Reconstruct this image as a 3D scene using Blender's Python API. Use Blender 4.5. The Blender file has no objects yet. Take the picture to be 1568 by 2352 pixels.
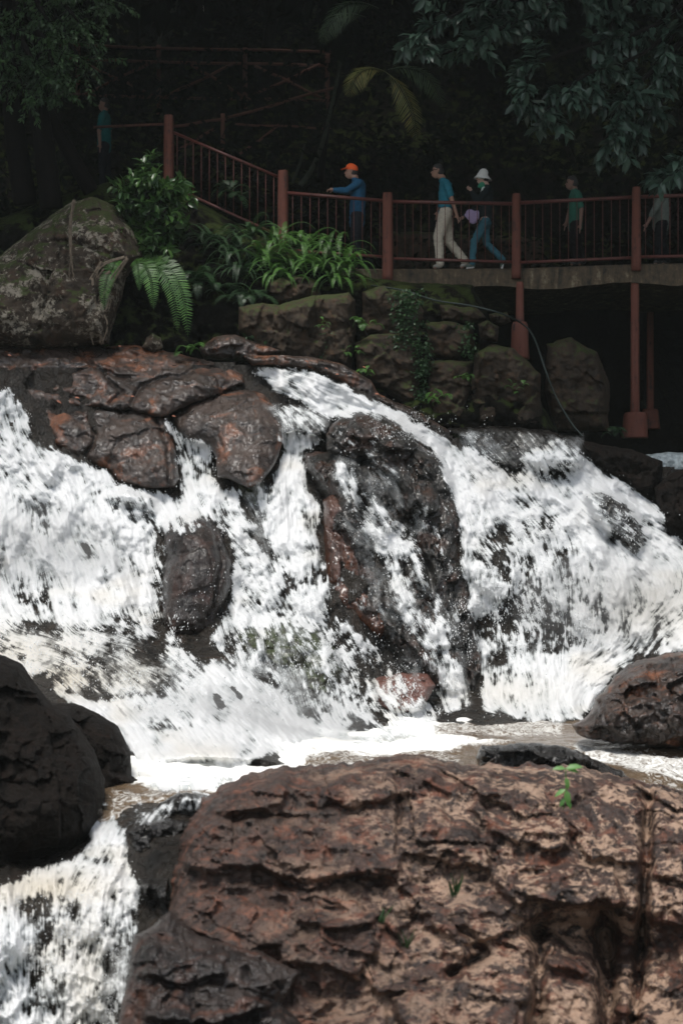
import bpy, math, random
import numpy as np
from mathutils import Vector, Matrix
R_ = math.radians
scene = bpy.context.scene
col = scene.collection

# ------------------------------------------------------------------ camera, sky, sun, exposure
F = 3920.0; CX = 784.0; CY = 1176.0          # picture units: the photograph seen 1568 wide
cam_d = bpy.data.cameras.new('camera'); cam = bpy.data.objects.new('camera', cam_d); col.objects.link(cam)
cam.location = (0, 0, 0); cam.rotation_euler = (R_(90), 0, 0)
cam_d.sensor_fit = 'VERTICAL'; cam_d.sensor_height = 36.0; cam_d.sensor_width = 24.0; cam_d.lens = 60.0
cam_d.clip_end = 500
cam_d.dof.use_dof = True; cam_d.dof.focus_distance = 22.0; cam_d.dof.aperture_fstop = 1.7
scene.camera = cam
SUN_EL, SUN_AZ = 68.0, 208.0                  # azimuth: compass-like, 0 = +Y, 90 = +X ; 205 = behind the camera, a little left
world = bpy.data.worlds.new("World"); scene.world = world; world.use_nodes = True
wn = world.node_tree; bg = wn.nodes['Background']
sky = wn.nodes.new('ShaderNodeTexSky'); sky.sky_type = 'NISHITA'; sky.sun_disc = False
sky.sun_elevation = R_(SUN_EL); sky.sun_rotation = R_(SUN_AZ)
hs_ = wn.nodes.new('ShaderNodeHueSaturation'); hs_.inputs['Saturation'].default_value = .35      # thin cloud: a paler sky
wn.links.new(sky.outputs[0], hs_.inputs['Color']); wn.links.new(hs_.outputs[0], bg.inputs[0]); bg.inputs[1].default_value = 0.14
sd = bpy.data.lights.new('sun', 'SUN'); sd.energy = 2.4; sd.angle = R_(22.0); sd.color = (1.0, 0.96, 0.9)
sun = bpy.data.objects.new('sun', sd); col.objects.link(sun)
a, e = R_(SUN_AZ), R_(SUN_EL)
sdir = Vector((math.sin(a)*math.cos(e), math.cos(a)*math.cos(e), math.sin(e)))   # towards the sun
sun.rotation_euler = sdir.to_track_quat('Z', 'Y').to_euler()
sun.location = sdir*40
scene.view_settings.view_transform = 'Standard'; scene.view_settings.look = 'None'
scene.view_settings.exposure = 0.62; scene.view_settings.gamma = 1.0
scene.cycles.use_denoising = True
scene.cycles.max_bounces = 6; scene.cycles.diffuse_bounces = 3; scene.cycles.glossy_bounces = 2
scene.cycles.transparent_max_bounces = 12; scene.cycles.transmission_bounces = 2
scene.cycles.caustics_reflective = False; scene.cycles.caustics_refractive = False
scene.cycles.sample_clamp_indirect = 4.0

# ------------------------------------------------------------------ helpers
def at(px, py, Y): return Vector(((px-CX)/F*Y, Y, (CY-py)/F*Y))
def at_np(px, py, Y): return np.stack([(px-CX)/F*Y, Y, (CY-py)/F*Y], -1)
def tag(o, label=None, cat=None, group=None, kind=None):
    if label: o['label'] = label
    if cat: o['category'] = cat
    if group: o['group'] = group
    if kind: o['kind'] = kind
    return o
def empty(name, loc=(0, 0, 0)):
    o = bpy.data.objects.new(name, None); o.location = loc; col.objects.link(o); o.empty_display_size = .2
    return o
def link(name, me, mat=None, parent=None):
    o = bpy.data.objects.new(name, me); col.objects.link(o)
    if mat is not None: me.materials.append(mat)
    if parent is not None:
        o.parent = parent
        p = parent; off = Vector((0, 0, 0))
        while p is not None: off += Vector(p.location); p = p.parent
        me.transform(Matrix.Translation(-off))          # vertices are given in world space
    return o
def mesh_np(name, V, Fa, mat=None, parent=None, smooth=True, attrs=None):
    """V (n,3); Fa list of (m,k) int arrays"""
    me = bpy.data.meshes.new(name)
    V = np.asarray(V, np.float32)
    if not isinstance(Fa, (list, tuple)): Fa = [Fa]
    Fa = [np.asarray(f, np.int32) for f in Fa if len(f)]
    me.vertices.add(len(V)); me.vertices.foreach_set('co', V.ravel())
    nl = sum(f.size for f in Fa); npoly = sum(len(f) for f in Fa)
    me.loops.add(nl); me.polygons.add(npoly)
    me.loops.foreach_set('vertex_index', np.concatenate([f.ravel() for f in Fa]))
    tot = np.concatenate([np.full(len(f), f.shape[1], np.int32) for f in Fa])
    st = np.concatenate([[0], np.cumsum(tot)[:-1]]).astype(np.int32)
    me.polygons.foreach_set('loop_start', st); me.polygons.foreach_set('loop_total', tot)
    me.polygons.foreach_set('use_smooth', np.full(npoly, smooth))
    if attrs:
        for k, v in attrs.items():
            at_ = me.attributes.new(k, 'FLOAT', 'POINT'); at_.data.foreach_set('value', np.asarray(v, np.float32).ravel())
    me.update(calc_edges=True); me.validate()
    return link(name, me, mat, parent)

# --- noise
_rng = np.random.default_rng(7)
_N = 64
_L = _rng.random((_N, _N, _N)).astype(np.float32)
def vnoise(x, y, z=0.0):
    x, y, z = np.broadcast_arrays(np.asarray(x, np.float64), y, z)
    xi = np.floor(x).astype(np.int64); yi = np.floor(y).astype(np.int64); zi = np.floor(z).astype(np.int64)
    fx = x-xi; fy = y-yi; fz = z-zi
    fx = fx*fx*fx*(fx*(fx*6-15)+10); fy = fy*fy*fy*(fy*(fy*6-15)+10); fz = fz*fz*(3-2*fz)
    x0 = xi % _N; x1 = (xi+1) % _N; y0 = yi % _N; y1 = (yi+1) % _N; z0 = zi % _N; z1 = (zi+1) % _N
    def l(a, b, t): return a+(b-a)*t
    return l(l(l(_L[x0, y0, z0], _L[x1, y0, z0], fx), l(_L[x0, y1, z0], _L[x1, y1, z0], fx), fy),
             l(l(_L[x0, y0, z1], _L[x1, y0, z1], fx), l(_L[x0, y1, z1], _L[x1, y1, z1], fx), fy), fz)
def fbm(x, y, z=0.0, o=4, rough=.5):
    s = 0; a = 1.; t = 0
    for i in range(o):
        s = s+a*(vnoise(x, y, z)-.5); t += a; a *= rough
        x = x*2.03+7.1; y = y*2.01+3.3; z = z*2.0+1.7
    return s/t*2.0          # about -1..1
def ridged(x, y, z=0.0, o=4):
    s = 0; a = 1.; t = 0
    for i in range(o):
        s = s+a*(1-np.abs(vnoise(x, y, z)-.5)*4).clip(-1, 1); t += a; a *= .5
        x = x*2.07+5.1; y = y*2.03+1.3; z = z*2.0+2.7
    return s/t
def facets(x, y, seed, tilt=1.0):
    """angular blocks: per-cell tilted plane; returns height, edge distance"""
    xi = np.floor(x); yi = np.floor(y)
    f1 = np.full(x.shape, 9.); f2 = np.full(x.shape, 9.); h = np.zeros(x.shape)
    def rnd(a, b, k):
        v = np.sin(a*127.1+b*311.7+k*74.7+seed*13.3)*43758.5453
        return v-np.floor(v)
    for dx in (-1, 0, 1):
        for dy in (-1, 0, 1):
            cx = xi+dx; cy = yi+dy
            qx = cx+.15+.7*rnd(cx, cy, 1); qy = cy+.15+.7*rnd(cx, cy, 2)
            d = np.hypot(x-qx, y-qy)
            hh = tilt*((rnd(cx, cy, 3)-.5)*(x-qx)*2+(rnd(cx, cy, 4)-.5)*(y-qy)*2)+(rnd(cx, cy, 5)-.5)*.8
            n = d < f1
            f2 = np.where(n, f1, np.minimum(f2, d)); h = np.where(n, hh, h); f1 = np.where(n, d, f1)
    return h, f2-f1
def sdf(poly, X, Y):
    """signed distance, positive inside"""
    P = np.asarray(poly, float); Q = np.roll(P, -1, 0)
    d = np.full(X.shape, 1e9); ins = np.zeros(X.shape, bool)
    for (ax, ay), (bx, by) in zip(P, Q):
        ex, ey = bx-ax, by-ay; L = ex*ex+ey*ey+1e-9
        t = (((X-ax)*ex+(Y-ay)*ey)/L).clip(0, 1)
        d = np.minimum(d, np.hypot(X-ax-t*ex, Y-ay-t*ey))
        c = (ay > Y) != (by > Y)
        ins ^= c & (X < (bx-ax)*(Y-ay)/((by-ay) if by != ay else 1e-9)+ax)
    return np.where(ins, d, -d)
def pline(pts, X, Y):
    d = np.full(X.shape, 1e9)
    for (ax, ay), (bx, by) in zip(pts[:-1], pts[1:]):
        ex, ey = bx-ax, by-ay; L = ex*ex+ey*ey+1e-9
        t = (((X-ax)*ex+(Y-ay)*ey)/L).clip(0, 1)
        d = np.minimum(d, np.hypot(X-ax-t*ex, Y-ay-t*ey))
    return d
def blur(A, r):
    r = int(max(1, r))
    for _ in range(2):
        for ax in (0, 1):
            B = np.pad(A, [(r, r) if i == ax else (0, 0) for i in (0, 1)], mode='edge')
            c = np.cumsum(B, ax, dtype=np.float64)
            z = np.zeros_like(np.take(c, [0], ax)); c = np.concatenate([z, c], ax)
            n = A.shape[ax]
            A = (np.take(c, range(2*r+1, 2*r+1+n), ax)-np.take(c, range(0, n), ax))/(2*r+1)
    return A
def tps(pts, X, Y):
    P = np.array(pts, float); n = len(P)
    def k(r2): return .5*r2*np.log(r2+1e-9)
    S = 400.
    x, y, v = P[:, 0]/S, P[:, 1]/S, P[:, 2]
    K = k((x[:, None]-x)**2+(y[:, None]-y)**2)+np.eye(n)*.02
    A = np.zeros((n+3, n+3)); A[:n, :n] = K; A[:n, n] = 1; A[:n, n+1] = x; A[:n, n+2] = y; A[n:, :n] = A[:n, n:].T
    w = np.linalg.solve(A, np.concatenate([v, [0, 0, 0]]))
    out = w[n]+w[n+1]*X/S+w[n+2]*Y/S
    for i in range(n): out = out+w[i]*k((X/S-x[i])**2+(Y/S-y[i])**2)
    return out
def sstep(a, b, x):
    t = ((x-a)/(b-a)).clip(0, 1); return t*t*(3-2*t)

# --- material helpers
class NT:
    def __init__(s, name):
        s.m = bpy.data.materials.new(name); s.m.use_nodes = True
        s.t = s.m.node_tree; s.b = s.t.nodes['Principled BSDF']; s.out = s.t.nodes['Material Output']
        s._c = {}
    def n(s, typ, **kw):
        nd = s.t.nodes.new(typ)
        for k, v in kw.items():
            if k.startswith('i_'):
                nd.inputs[k[2:].replace('_', ' ')].default_value = v
            else: setattr(nd, k, v)
        return nd
    def l(s, a, b): s.t.links.new(a, b)
    def coord(s, scale=(1, 1, 1), obj=True):
        tc = s.n('ShaderNodeTexCoord'); mp = s.n('ShaderNodeMapping'); mp.inputs['Scale'].default_value = scale
        s.l(tc.outputs['Object'], mp.inputs[0]); return mp.outputs[0]
    def noise(s, vec, sc, det=6, rough=.6, dist=0):
        nd = s.n('ShaderNodeTexNoise'); nd.inputs['Scale'].default_value = sc; nd.inputs['Detail'].default_value = det
        nd.inputs['Roughness'].default_value = rough; nd.inputs['Distortion'].default_value = dist
        s.l(vec, nd.inputs['Vector']); return nd.outputs[0]
    def ramp(s, fac, stops):
        nd = s.n('ShaderNodeValToRGB'); r = nd.color_ramp
        while len(r.elements) < len(stops): r.elements.new(.5)
        for el, (p, c) in zip(r.elements, stops):
            el.position = p; el.color = (*c, 1) if len(c) == 3 else c
        s.l(fac, nd.inputs[0]); return nd.outputs[0]
    def mix(s, fac, a, b):
        nd = s.n('ShaderNodeMix'); nd.data_type = 'RGBA'
        for v, i in ((fac, 0), (a, 6), (b, 7)):
            if hasattr(v, 'links') or hasattr(v, 'is_linked'): s.l(v, nd.inputs[i])
            else: nd.inputs[i].default_value = v if i == 0 else (*v, 1)
        return nd.outputs[2]
    def math(s, op, a, b=0.0, clamp=False):
        nd = s.n('ShaderNodeMath'); nd.operation = op; nd.use_clamp = clamp
        for v, i in ((a, 0), (b, 1)):
            if hasattr(v, 'is_linked'): s.l(v, nd.inputs[i])
            else: nd.inputs[i].default_value = v
        return nd.outputs[0]
    def bump(s, h, strength=.5, dist=.02):
        nd = s.n('ShaderNodeBump'); nd.inputs['Strength'].default_value = strength; nd.inputs['Distance'].default_value = dist
        s.l(h, nd.inputs['Height']); return nd.outputs[0]
def simple_mat(name, c, rough=.6, noise=.25, nscale=12, bump=.0, trans=0.0, spec=.5):
    if rough > .75: spec = min(spec, .12)
    k = NT(name); v = k.coord()
    n = k.noise(v, nscale)
    lo = tuple(x*(1-noise) for x in c); hi = tuple(min(1, x*(1+noise)) for x in c)
    cc = k.ramp(n, [(.3, lo), (.7, hi)])
    k.l(cc, k.b.inputs['Base Color']); k.b.inputs['Roughness'].default_value = rough
    k.b.inputs['Specular IOR Level'].default_value = spec
    if bump: k.l(k.bump(n, bump), k.b.inputs['Normal'])
    if trans:
        tr = k.n('ShaderNodeBsdfTranslucent'); k.l(cc, tr.inputs[0])
        mx = k.n('ShaderNodeMixShader'); mx.inputs[0].default_value = trans
        k.l(k.b.outputs[0], mx.inputs[1]); k.l(tr.outputs[0], mx.inputs[2]); k.l(mx.outputs[0], k.out.inputs[0])
    return k.m
def rock_mat(name, dark, mid, rust, lichen=(.35, .28, .22), lich=0.0, rough=(.3, .6), sc=1.0, rustlo=.5, moss=0.0, blk=.45, stretch=(1, 1, 1), bs=.6, lsc=1.0, coat=0.0, lichx=None, spec=.5):
    k = NT(name); v = k.coord(stretch)
    big = k.noise(v, 1.1*sc, 5, .6, .6); med = k.noise(v, 4.5*sc, 8, .65, .4); fine = k.noise(v, 26*sc, 8, .7)
    s1 = k.math('ADD', k.math('MULTIPLY', big, .5), k.math('MULTIPLY', med, .5))
    c = k.ramp(s1, [(.36, dark), (.5, mid), (.66, tuple(x*1.25 for x in mid))])
    other = k.noise(v, 2.3*sc, 7, .62, 1.0)
    rf = k.ramp(other, [(rustlo, (0, 0, 0)), (rustlo+.14, (1, 1, 1))])
    c = k.mix(k.math('MULTIPLY', rf, .85), c, rust)
    bl = k.ramp(k.noise(v, 3.1*sc, 9, .7, .8), [(blk-.09, (1, 1, 1)), (blk+.03, (0, 0, 0))])
    c = k.mix(k.math('MULTIPLY', bl, .8), c, tuple(x*.45 for x in dark))
    c = k.mix(k.math('MULTIPLY', k.ramp(fine, [(.35, (0, 0, 0)), (.65, (1, 1, 1))]), .35), c, tuple(x*.55 for x in mid))
    if lich > 0:
        lf = k.ramp(k.math('ADD', k.math('MULTIPLY', k.noise(v, 7*sc*lsc, 10, .72, .3), .6), k.math('MULTIPLY', k.noise(v, 1.6*sc*lsc, 3, .5), .4)),
                    [(.53-.1*lich, (0, 0, 0)), (.575-.1*lich, (1, 1, 1))])
        if lichx:          # lichen grows thicker towards the drier side of this boulder
            tc = k.n('ShaderNodeTexCoord'); sp = k.n('ShaderNodeSeparateXYZ'); k.l(tc.outputs['Object'], sp.inputs[0]); mr = k.n('ShaderNodeMapRange')
            mr.inputs[1].default_value = lichx[0]; mr.inputs[2].default_value = lichx[1]; mr.inputs[3].default_value = .06
            k.l(k.math('ADD', sp.outputs[0], k.math('MULTIPLY', k.math('SUBTRACT', big, .5), 4.0)), mr.inputs[0]); lf = k.math('MULTIPLY', lf, mr.outputs[0])
        c = k.mix(k.math('MULTIPLY', lf, .85), c, lichen)
    if moss > 0:
        geo = k.n('ShaderNodeNewGeometry'); sx = k.n('ShaderNodeSeparateXYZ'); k.l(geo.outputs['Normal'], sx.inputs[0])
        mf = k.ramp(k.math('ADD', k.math('MULTIPLY', sx.outputs[2], .25), k.noise(v, 3.7*sc, 8, .7)), [(.66-.16*moss, (0, 0, 0)), (.74-.16*moss, (1, 1, 1))])
        c = k.mix(k.math('MULTIPLY', mf, .8), c, (.035, .05, .012))
    k.l(c, k.b.inputs['Base Color'])
    rr = k.ramp(med, [(.35, (rough[0],)*3), (.65, (rough[1],)*3)]); k.l(rr, k.b.inputs['Roughness'])
    h = k.math('ADD', k.math('MULTIPLY', k.noise(v, 9*sc, 10, .68), 1.0), k.math('MULTIPLY', fine, .4))
    vo = k.n('ShaderNodeTexVoronoi'); vo.feature = 'DISTANCE_TO_EDGE'; vo.inputs['Scale'].default_value = 3.4*sc
    ds = k.n('ShaderNodeVectorMath'); ds.operation = 'ADD'; nz = k.n('ShaderNodeTexNoise'); nz.inputs['Scale'].default_value = 3*sc; nz.inputs['Detail'].default_value = 5
    k.l(v, nz.inputs['Vector']); k.l(v, ds.inputs[0]); k.l(nz.outputs[1], ds.inputs[1]); k.l(ds.outputs[0], vo.inputs['Vector'])
    crack = k.ramp(vo.outputs['Distance'], [(0, (0, 0, 0)), (.035, (1, 1, 1))])
    h = k.math('ADD', h, k.math('MULTIPLY', crack, .25))
    k.l(k.bump(h, bs, .05), k.b.inputs['Normal'])
    k.b.inputs['Specular IOR Level'].default_value = spec
    if coat: k.b.inputs['Coat Weight'].default_value = coat; k.b.inputs['Coat Roughness'].default_value = .12
    return k.m

M = {}
M['rock_wet_dark'] = rock_mat('wet dark rock', (.005, .005, .0045), (.014, .012, .010), (.05, .026, .014), rough=(.16, .42), rustlo=.6, coat=.25, bs=.8)
M['rock_ridge'] = rock_mat('wet ridge rock', (.007, .007, .006), (.018, .016, .013), (.055, .021, .010), rough=(.16, .45), rustlo=.50, moss=.0, coat=.25, bs=.8)
M['rust_block'] = rock_mat('dark brown wet block', (.004, .003, .0025), (.015, .008, .005), (.045, .016, .009), rough=(.2, .45), rustlo=.50, coat=.1, stretch=(1.3, 1.3, .6))
M['rock_brown'] = rock_mat('damp brown rock', (.014, .012, .011), (.055, .038, .030), (.25, .095, .045), rough=(.2, .5), rustlo=.52, blk=.49, sc=1.0, coat=.15)
M['rock_front'] = rock_mat('dry brown boulder', (.008, .006, .005), (.060, .034, .025), (.19, .068, .036), lichen=(.40, .27, .19), lich=.32, rough=(.32, .62), rustlo=.50, sc=1.9, blk=.50, lsc=.9, lichx=(-.6, 1.6))
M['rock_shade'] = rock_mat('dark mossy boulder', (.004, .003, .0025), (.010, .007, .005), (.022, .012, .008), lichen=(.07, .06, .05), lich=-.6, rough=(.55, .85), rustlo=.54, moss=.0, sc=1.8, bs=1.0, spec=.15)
M['rock_lichen'] = rock_mat('lichen grey boulder', (.016, .013, .010), (.050, .038, .028), (.07, .04, .026), lichen=(.24, .215, .17), lich=.2, spec=.15, rough=(.7, .9), rustlo=.52, moss=.08, sc=1.3, lsc=1.3)
M['rock_wall'] = rock_mat('grey brown wall stone', (.014, .011, .008), (.042, .030, .020), (.08, .045, .024), lichen=(.26, .23, .16), lich=.0, spec=.2, rough=(.6, .85), rustlo=.52, moss=.02, sc=1.6)
M['rock_moss'] = rock_mat('mossy wet rock', (.012, .012, .006), (.035, .034, .016), (.06, .035, .014), rough=(.25, .5), rustlo=.58, moss=.5, coat=.3, stretch=(1.6, 1.6, .7))
M['grey_plate'] = rock_mat('grey black plated rock', (.006, .005, .005), (.034, .025, .021), (.10, .042, .026), rough=(.2, .5), rustlo=.54, blk=.5, coat=.1)
M['rock_red'] = rock_mat('red wet rock', (.05, .02, .015), (.14, .06, .045), (.2, .08, .05), rough=(.25, .5), coat=.3)
M['bed'] = rock_mat('streambed rock', (.006, .006, .005), (.018, .014, .010), (.04, .022, .012), rough=(.15, .4), rustlo=.56, moss=.0, coat=.0, spec=.35, stretch=(1.5, 1.5, .7), bs=.9)
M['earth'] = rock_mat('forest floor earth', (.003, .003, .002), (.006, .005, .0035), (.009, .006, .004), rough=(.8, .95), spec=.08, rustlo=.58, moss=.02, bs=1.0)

# ------------------------------------------------------------------ the master grid (picture units) and the bed depth
G = 3.0
gx = np.arange(-330, 1900, G); gy = np.arange(400, 2500, G)
GX, GY = np.meshgrid(gx, gy)
bedpts = [(-300,880,24.6),(0,880,24.6),(300,900,24.8),(560,850,25.0),(720,830,25.2),(900,920,24.9),(1050,980,24.9),(1300,990,25.2),(1568,1060,25.6),(1850,1100,26),
 (-300,1100,23.9),(0,1000,24.2),(0,1200,23.2),(200,1130,23.6),(0,1410,22.2),(200,1300,22.9),(380,1450,22.2),(300,1130,23.9),(430,1100,24.2),(450,1200,23.4),(600,1150,23.9),(640,1000,24.6),
 (700,1300,23.1),(620,1480,22.3),(850,1100,24.4),(850,1400,22.8),(960,1640,21.9),(1100,1300,23.4),(1100,1610,22.1),(1300,1120,24.4),(1300,1300,23.5),(1300,1560,22.4),(1568,1250,24.2),(1568,1400,22.9),(1568,1480,22.3),(1850,1480,22.2),(1400,1630,21.9),(1850,1300,23.6),
 (-300,1430,22),(-300,1620,19.6),(0,1450,21.5),(0,1520,20.6),(200,1480,21.2),(440,1520,21.2),(100,1600,19.8),(300,1650,19.3),(550,1590,20.4),(640,1650,20.3),(300,1760,17.9),(600,1800,16.4),(350,1820,16.0),
 (1000,1800,17),(1568,1800,17.5),(1850,1700,19.5),
 (300,1860,14.95),(240,1940,14.5),(100,1990,14.3),(-300,2000,14.2),(150,2040,13.6),(0,2060,13.6),(300,2050,13.9),(150,2200,13.2),(0,2352,12.9),(300,2352,13.0),(-300,2450,13),(150,2480,12.8),(700,2400,13),(1500,2400,13),(1850,2450,13),(1000,2100,14.5),(1600,2050,15)]
_cg = 8
cX, cY = GX[::_cg, ::_cg], GY[::_cg, ::_cg]
_c = tps(bedpts, cX, cY)
# bilinear upsample
iy = np.linspace(0, _c.shape[0]-1, _c.shape[0]); 
def upsample(c, shape, k):
    ys = np.arange(shape[0])/k; xs = np.arange(shape[1])/k
    y0 = np.minimum(ys.astype(int), c.shape[0]-2); x0 = np.minimum(xs.astype(int), c.shape[1]-2)
    fy = (ys-y0)[:, None]; fx = (xs-x0)[None]
    A = c[y0][:, x0]; B = c[y0][:, x0+1]; C_ = c[y0+1][:, x0]; D_ = c[y0+1][:, x0+1]
    return (A*(1-fx)+B*fx)*(1-fy)+(C_*(1-fx)+D_*fx)*fy
BASE = upsample(_c, GX.shape, _cg)
POOL = -2.6
mX = GX*BASE/F; mY = GY*BASE/F
h1, e1 = facets(mX*1.3+.3*fbm(mX, mY, 3.), mY*.9+.3*fbm(mX, mY, 5.), 3)
lf_mask = sstep(1500, 1460, GY)+sstep(1800, 1900, GY)
BED = BASE-(.22*fbm(mX*1.1, mY*.8, 1.5, 5)+.14*h1*lf_mask+.05*ridged(mX*4, mY*2.2, 2.)+.05*facets(mX*3.7+.1*fbm(mX*4, mY*4, 1.), mY*2.6, 9, 1.5)[0]+.03*ridged(mX*11, mY*7, 6., 3))*(.3+.7*lf_mask)
_pool = POOL*-F/np.maximum(GY-CY, 50)
_t = sstep(1700, 1775, GY); BED = np.where((GY > 1690) & (GY < 1838), np.maximum(BED, _pool+.3*_t-4*(1-_t)**2), BED)
ZB = BED.copy()
def relief_mesh(name, X, Y_, D, keep, mat, attrs=None, parent=None):
    """grid faces where keep (per cell)"""
    H, W = X.shape
    idx = np.arange(H*W).reshape(H, W)
    q = np.stack([idx[:-1, :-1], idx[1:, :-1], idx[1:, 1:], idx[:-1, 1:]], -1)[keep]
    used, inv = np.unique(q.ravel(), return_inverse=True)
    V = at_np(X.ravel()[used], Y_.ravel()[used], D.ravel()[used])
    at_ = {k: v.ravel()[used] for k, v in attrs.items()} if attrs else None
    return mesh_np(name, V, inv.reshape(-1, 4), mat, parent, attrs=at_)
cellY = GY[:-1, :-1]; cellX = GX[:-1, :-1]
shore = np.interp(cellX, [-330, 560, 700, 800, 900, 1050, 1300, 1480, 1900], [850, 832, 838, 880, 935, 1003, 1012, 1070, 1090])+8*fbm(cellX/25, cellY/25, 6.)
bed = relief_mesh('riverbed', GX[::2, ::2], GY[::2, ::2], BED[::2, ::2], (cellY > shore)[::2, ::2][:GX[::2, ::2].shape[0]-1, :GX[::2, ::2].shape[1]-1], M['bed'])
tag(bed, 'dark wet bedrock under the falling water', kind='structure')

def rock(name, label, poly, Y0, depth, Rr, mat, sx=0., sy=0., amp=.12, fac=.10, fs=1.2, seed=1, edge=5, ledge=0., carve=(), back=.8, rgh=1.0, plates=(), fstretch=(1, 1), bumps=(), cat='rock', group=None, tops=0.0, parent=None, step=1, zb=True):
    P = np.array(poly, float); m = 16
    i0 = max(0, int((P[:, 0].min()-m-gx[0])/G)); i1 = min(len(gx), int((P[:, 0].max()+m-gx[0])/G)+1)
    j0 = max(0, int((P[:, 1].min()-m-gy[0])/G)); j1 = min(len(gy), int((P[:, 1].max()+m-gy[0])/G)+1)
    X = GX[j0:j1:step, i0:i1:step].copy(); Yp = GY[j0:j1:step, i0:i1:step].copy()
    k = Y0/F; mx = X*k; my = Yp*k
    s = sdf(poly, X, Yp)+edge*fbm(X/38., Yp/38., seed*1.7, 4, .6)
    cx, cy = P[:, 0].mean(), P[:, 1].mean()
    def cal(X, Yp, s):
        mx = X*k; my = Yp*k
        t = (s/Rr).clip(0, 1); prof = np.sqrt(1-(1-t)**2)
        wx = mx+.10*fbm(mx*1.7, my*1.7, seed+.3)+.025*fbm(mx*9, my*9, seed+.7); wy = my+.10*fbm(mx*1.7, my*1.7, seed+9.3)+.025*fbm(mx*9, my*9, seed+4.7)
        th = .35*math.sin(seed*2.3); c_, s_ = math.cos(th), math.sin(th)
        ux, uy = (wx*c_-wy*s_)*fstretch[0], (wx*s_+wy*c_)*fstretch[1]
        h, e = facets(ux*fs, uy*fs, seed, 1.5)
        h2, e2 = facets(ux*fs*2.3+3, uy*fs*2.3, seed+5, 1.5)
        h3, e3 = facets(ux*fs*5.1+3, uy*fs*5.1, seed+8, 1.6)
        rel = amp*fbm(mx*1.6, my*1.6, seed, 6, .55)+fac*(h+.5*h2+.24*h3)-fac*.15*np.exp(-(e/.03)**2)
        rel = rel+rgh*(.035*ridged(mx*5, my*5*fstretch[1], seed+.0, 4)+.014*fbm(mx*22, my*22, seed+1., 3))
        if ledge:
            q = my*2.2-.5*mx*.4+.9*fbm(mx*.7, my*.7, seed+4., 3)
            fr = q-np.floor(q)
            rel = rel+ledge*(fr-1.1*sstep(.78, 1.0, fr))*(.5+vnoise(mx*1.1, np.floor(q)*3.3, seed))
        for (pts, w, dpt) in carve:
            d = pline(pts, X+6*fbm(X/30, Yp/30, 2.), Yp+6*fbm(X/30, Yp/30, 8.)); rel = rel-dpt*np.exp(-(d/w)**2)
        xw = X+16*fbm(X/45, Yp/45, seed+2., 4, .6); yw = Yp+16*fbm(X/45, Yp/45, seed+6., 4, .6)
        for (pp, ph, pw_) in plates:
            Q = np.array(pp); sp_ = sdf(pp, xw, yw); td = ((yw-Q[:, 1].min())/(Q[:, 1].max()-Q[:, 1].min()+1e-6)).clip(0, 1)
            rel = rel+ph*(.25+.75*td)*sstep(-pw_, pw_, sp_+pw_*.5)
        for (bx, by, rx, ry, hh) in bumps:
            rel = rel+hh*np.exp(-(((X-bx)/rx)**2+((Yp-by)/ry)**2))
        pl = Y0+sx*(X-cx)/100-sy*(Yp-cy)/100
        d2 = (1-(1-(s/(Rr*.35+8)).clip(0, 1))**2)
        if tops: pl = pl+tops*np.exp(-((s/(Rr*.6)).clip(0, 9))**2)*sstep(0, 1, (cy-Yp)/(P[:, 1].max()-P[:, 1].min()))
        return pl-depth*prof-rel*d2, pl+depth*back*prof+.3*rel*d2
    Yf, Yb = cal(X, Yp, s)
    ins = s > 0
    cell = ins[:-1, :-1] | ins[1:, :-1] | ins[1:, 1:] | ins[:-1, 1:]
    # snap outside corners onto the outline
    gyy, gxx = np.gradient(s, G*step); gn = gxx**2+gyy**2+1e-6
    out = s < 0
    Xs = np.where(out, X-(s*gxx/gn).clip(-G*step, G*step), X); Ys = np.where(out, Yp-(s*gyy/gn).clip(-G*step, G*step), Yp)
    Yf2 = np.where(out, cal(Xs, Ys, np.zeros_like(s))[0], Yf)
    if zb and step == 1:
        sl = (slice(j0, j1), slice(i0, i1))
        ZB[sl] = np.where(ins, np.minimum(ZB[sl], Yf), ZB[sl])
    H, W = X.shape
    idx = np.arange(H*W).reshape(H, W)
    q = np.stack([idx[:-1, :-1], idx[1:, :-1], idx[1:, 1:], idx[:-1, 1:]], -1)[cell]
    used, inv = np.unique(q.ravel(), return_inverse=True)
    Vf = at_np(Xs.ravel()[used], Ys.ravel()[used], Yf2.ravel()[used])
    # back grid, coarser shape but same topology, shares outline vertices
    b = ins.ravel()[used]
    nb = np.cumsum(b)-1+len(used)
    Vb = at_np(X.ravel()[used][b], Yp.ravel()[used][b], Yb.ravel()[used][b])
    remap = np.where(b, nb, np.arange(len(used)))
    qf = inv.reshape(-1, 4); qb = remap[qf][:, ::-1]
    keepb = b[qf].any(1)
    o = mesh_np(name, np.concatenate([Vf, Vb]), np.concatenate([qf, qb[keepb]]), mat, parent)
    tag(o, label, cat, group)
    return o

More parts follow.
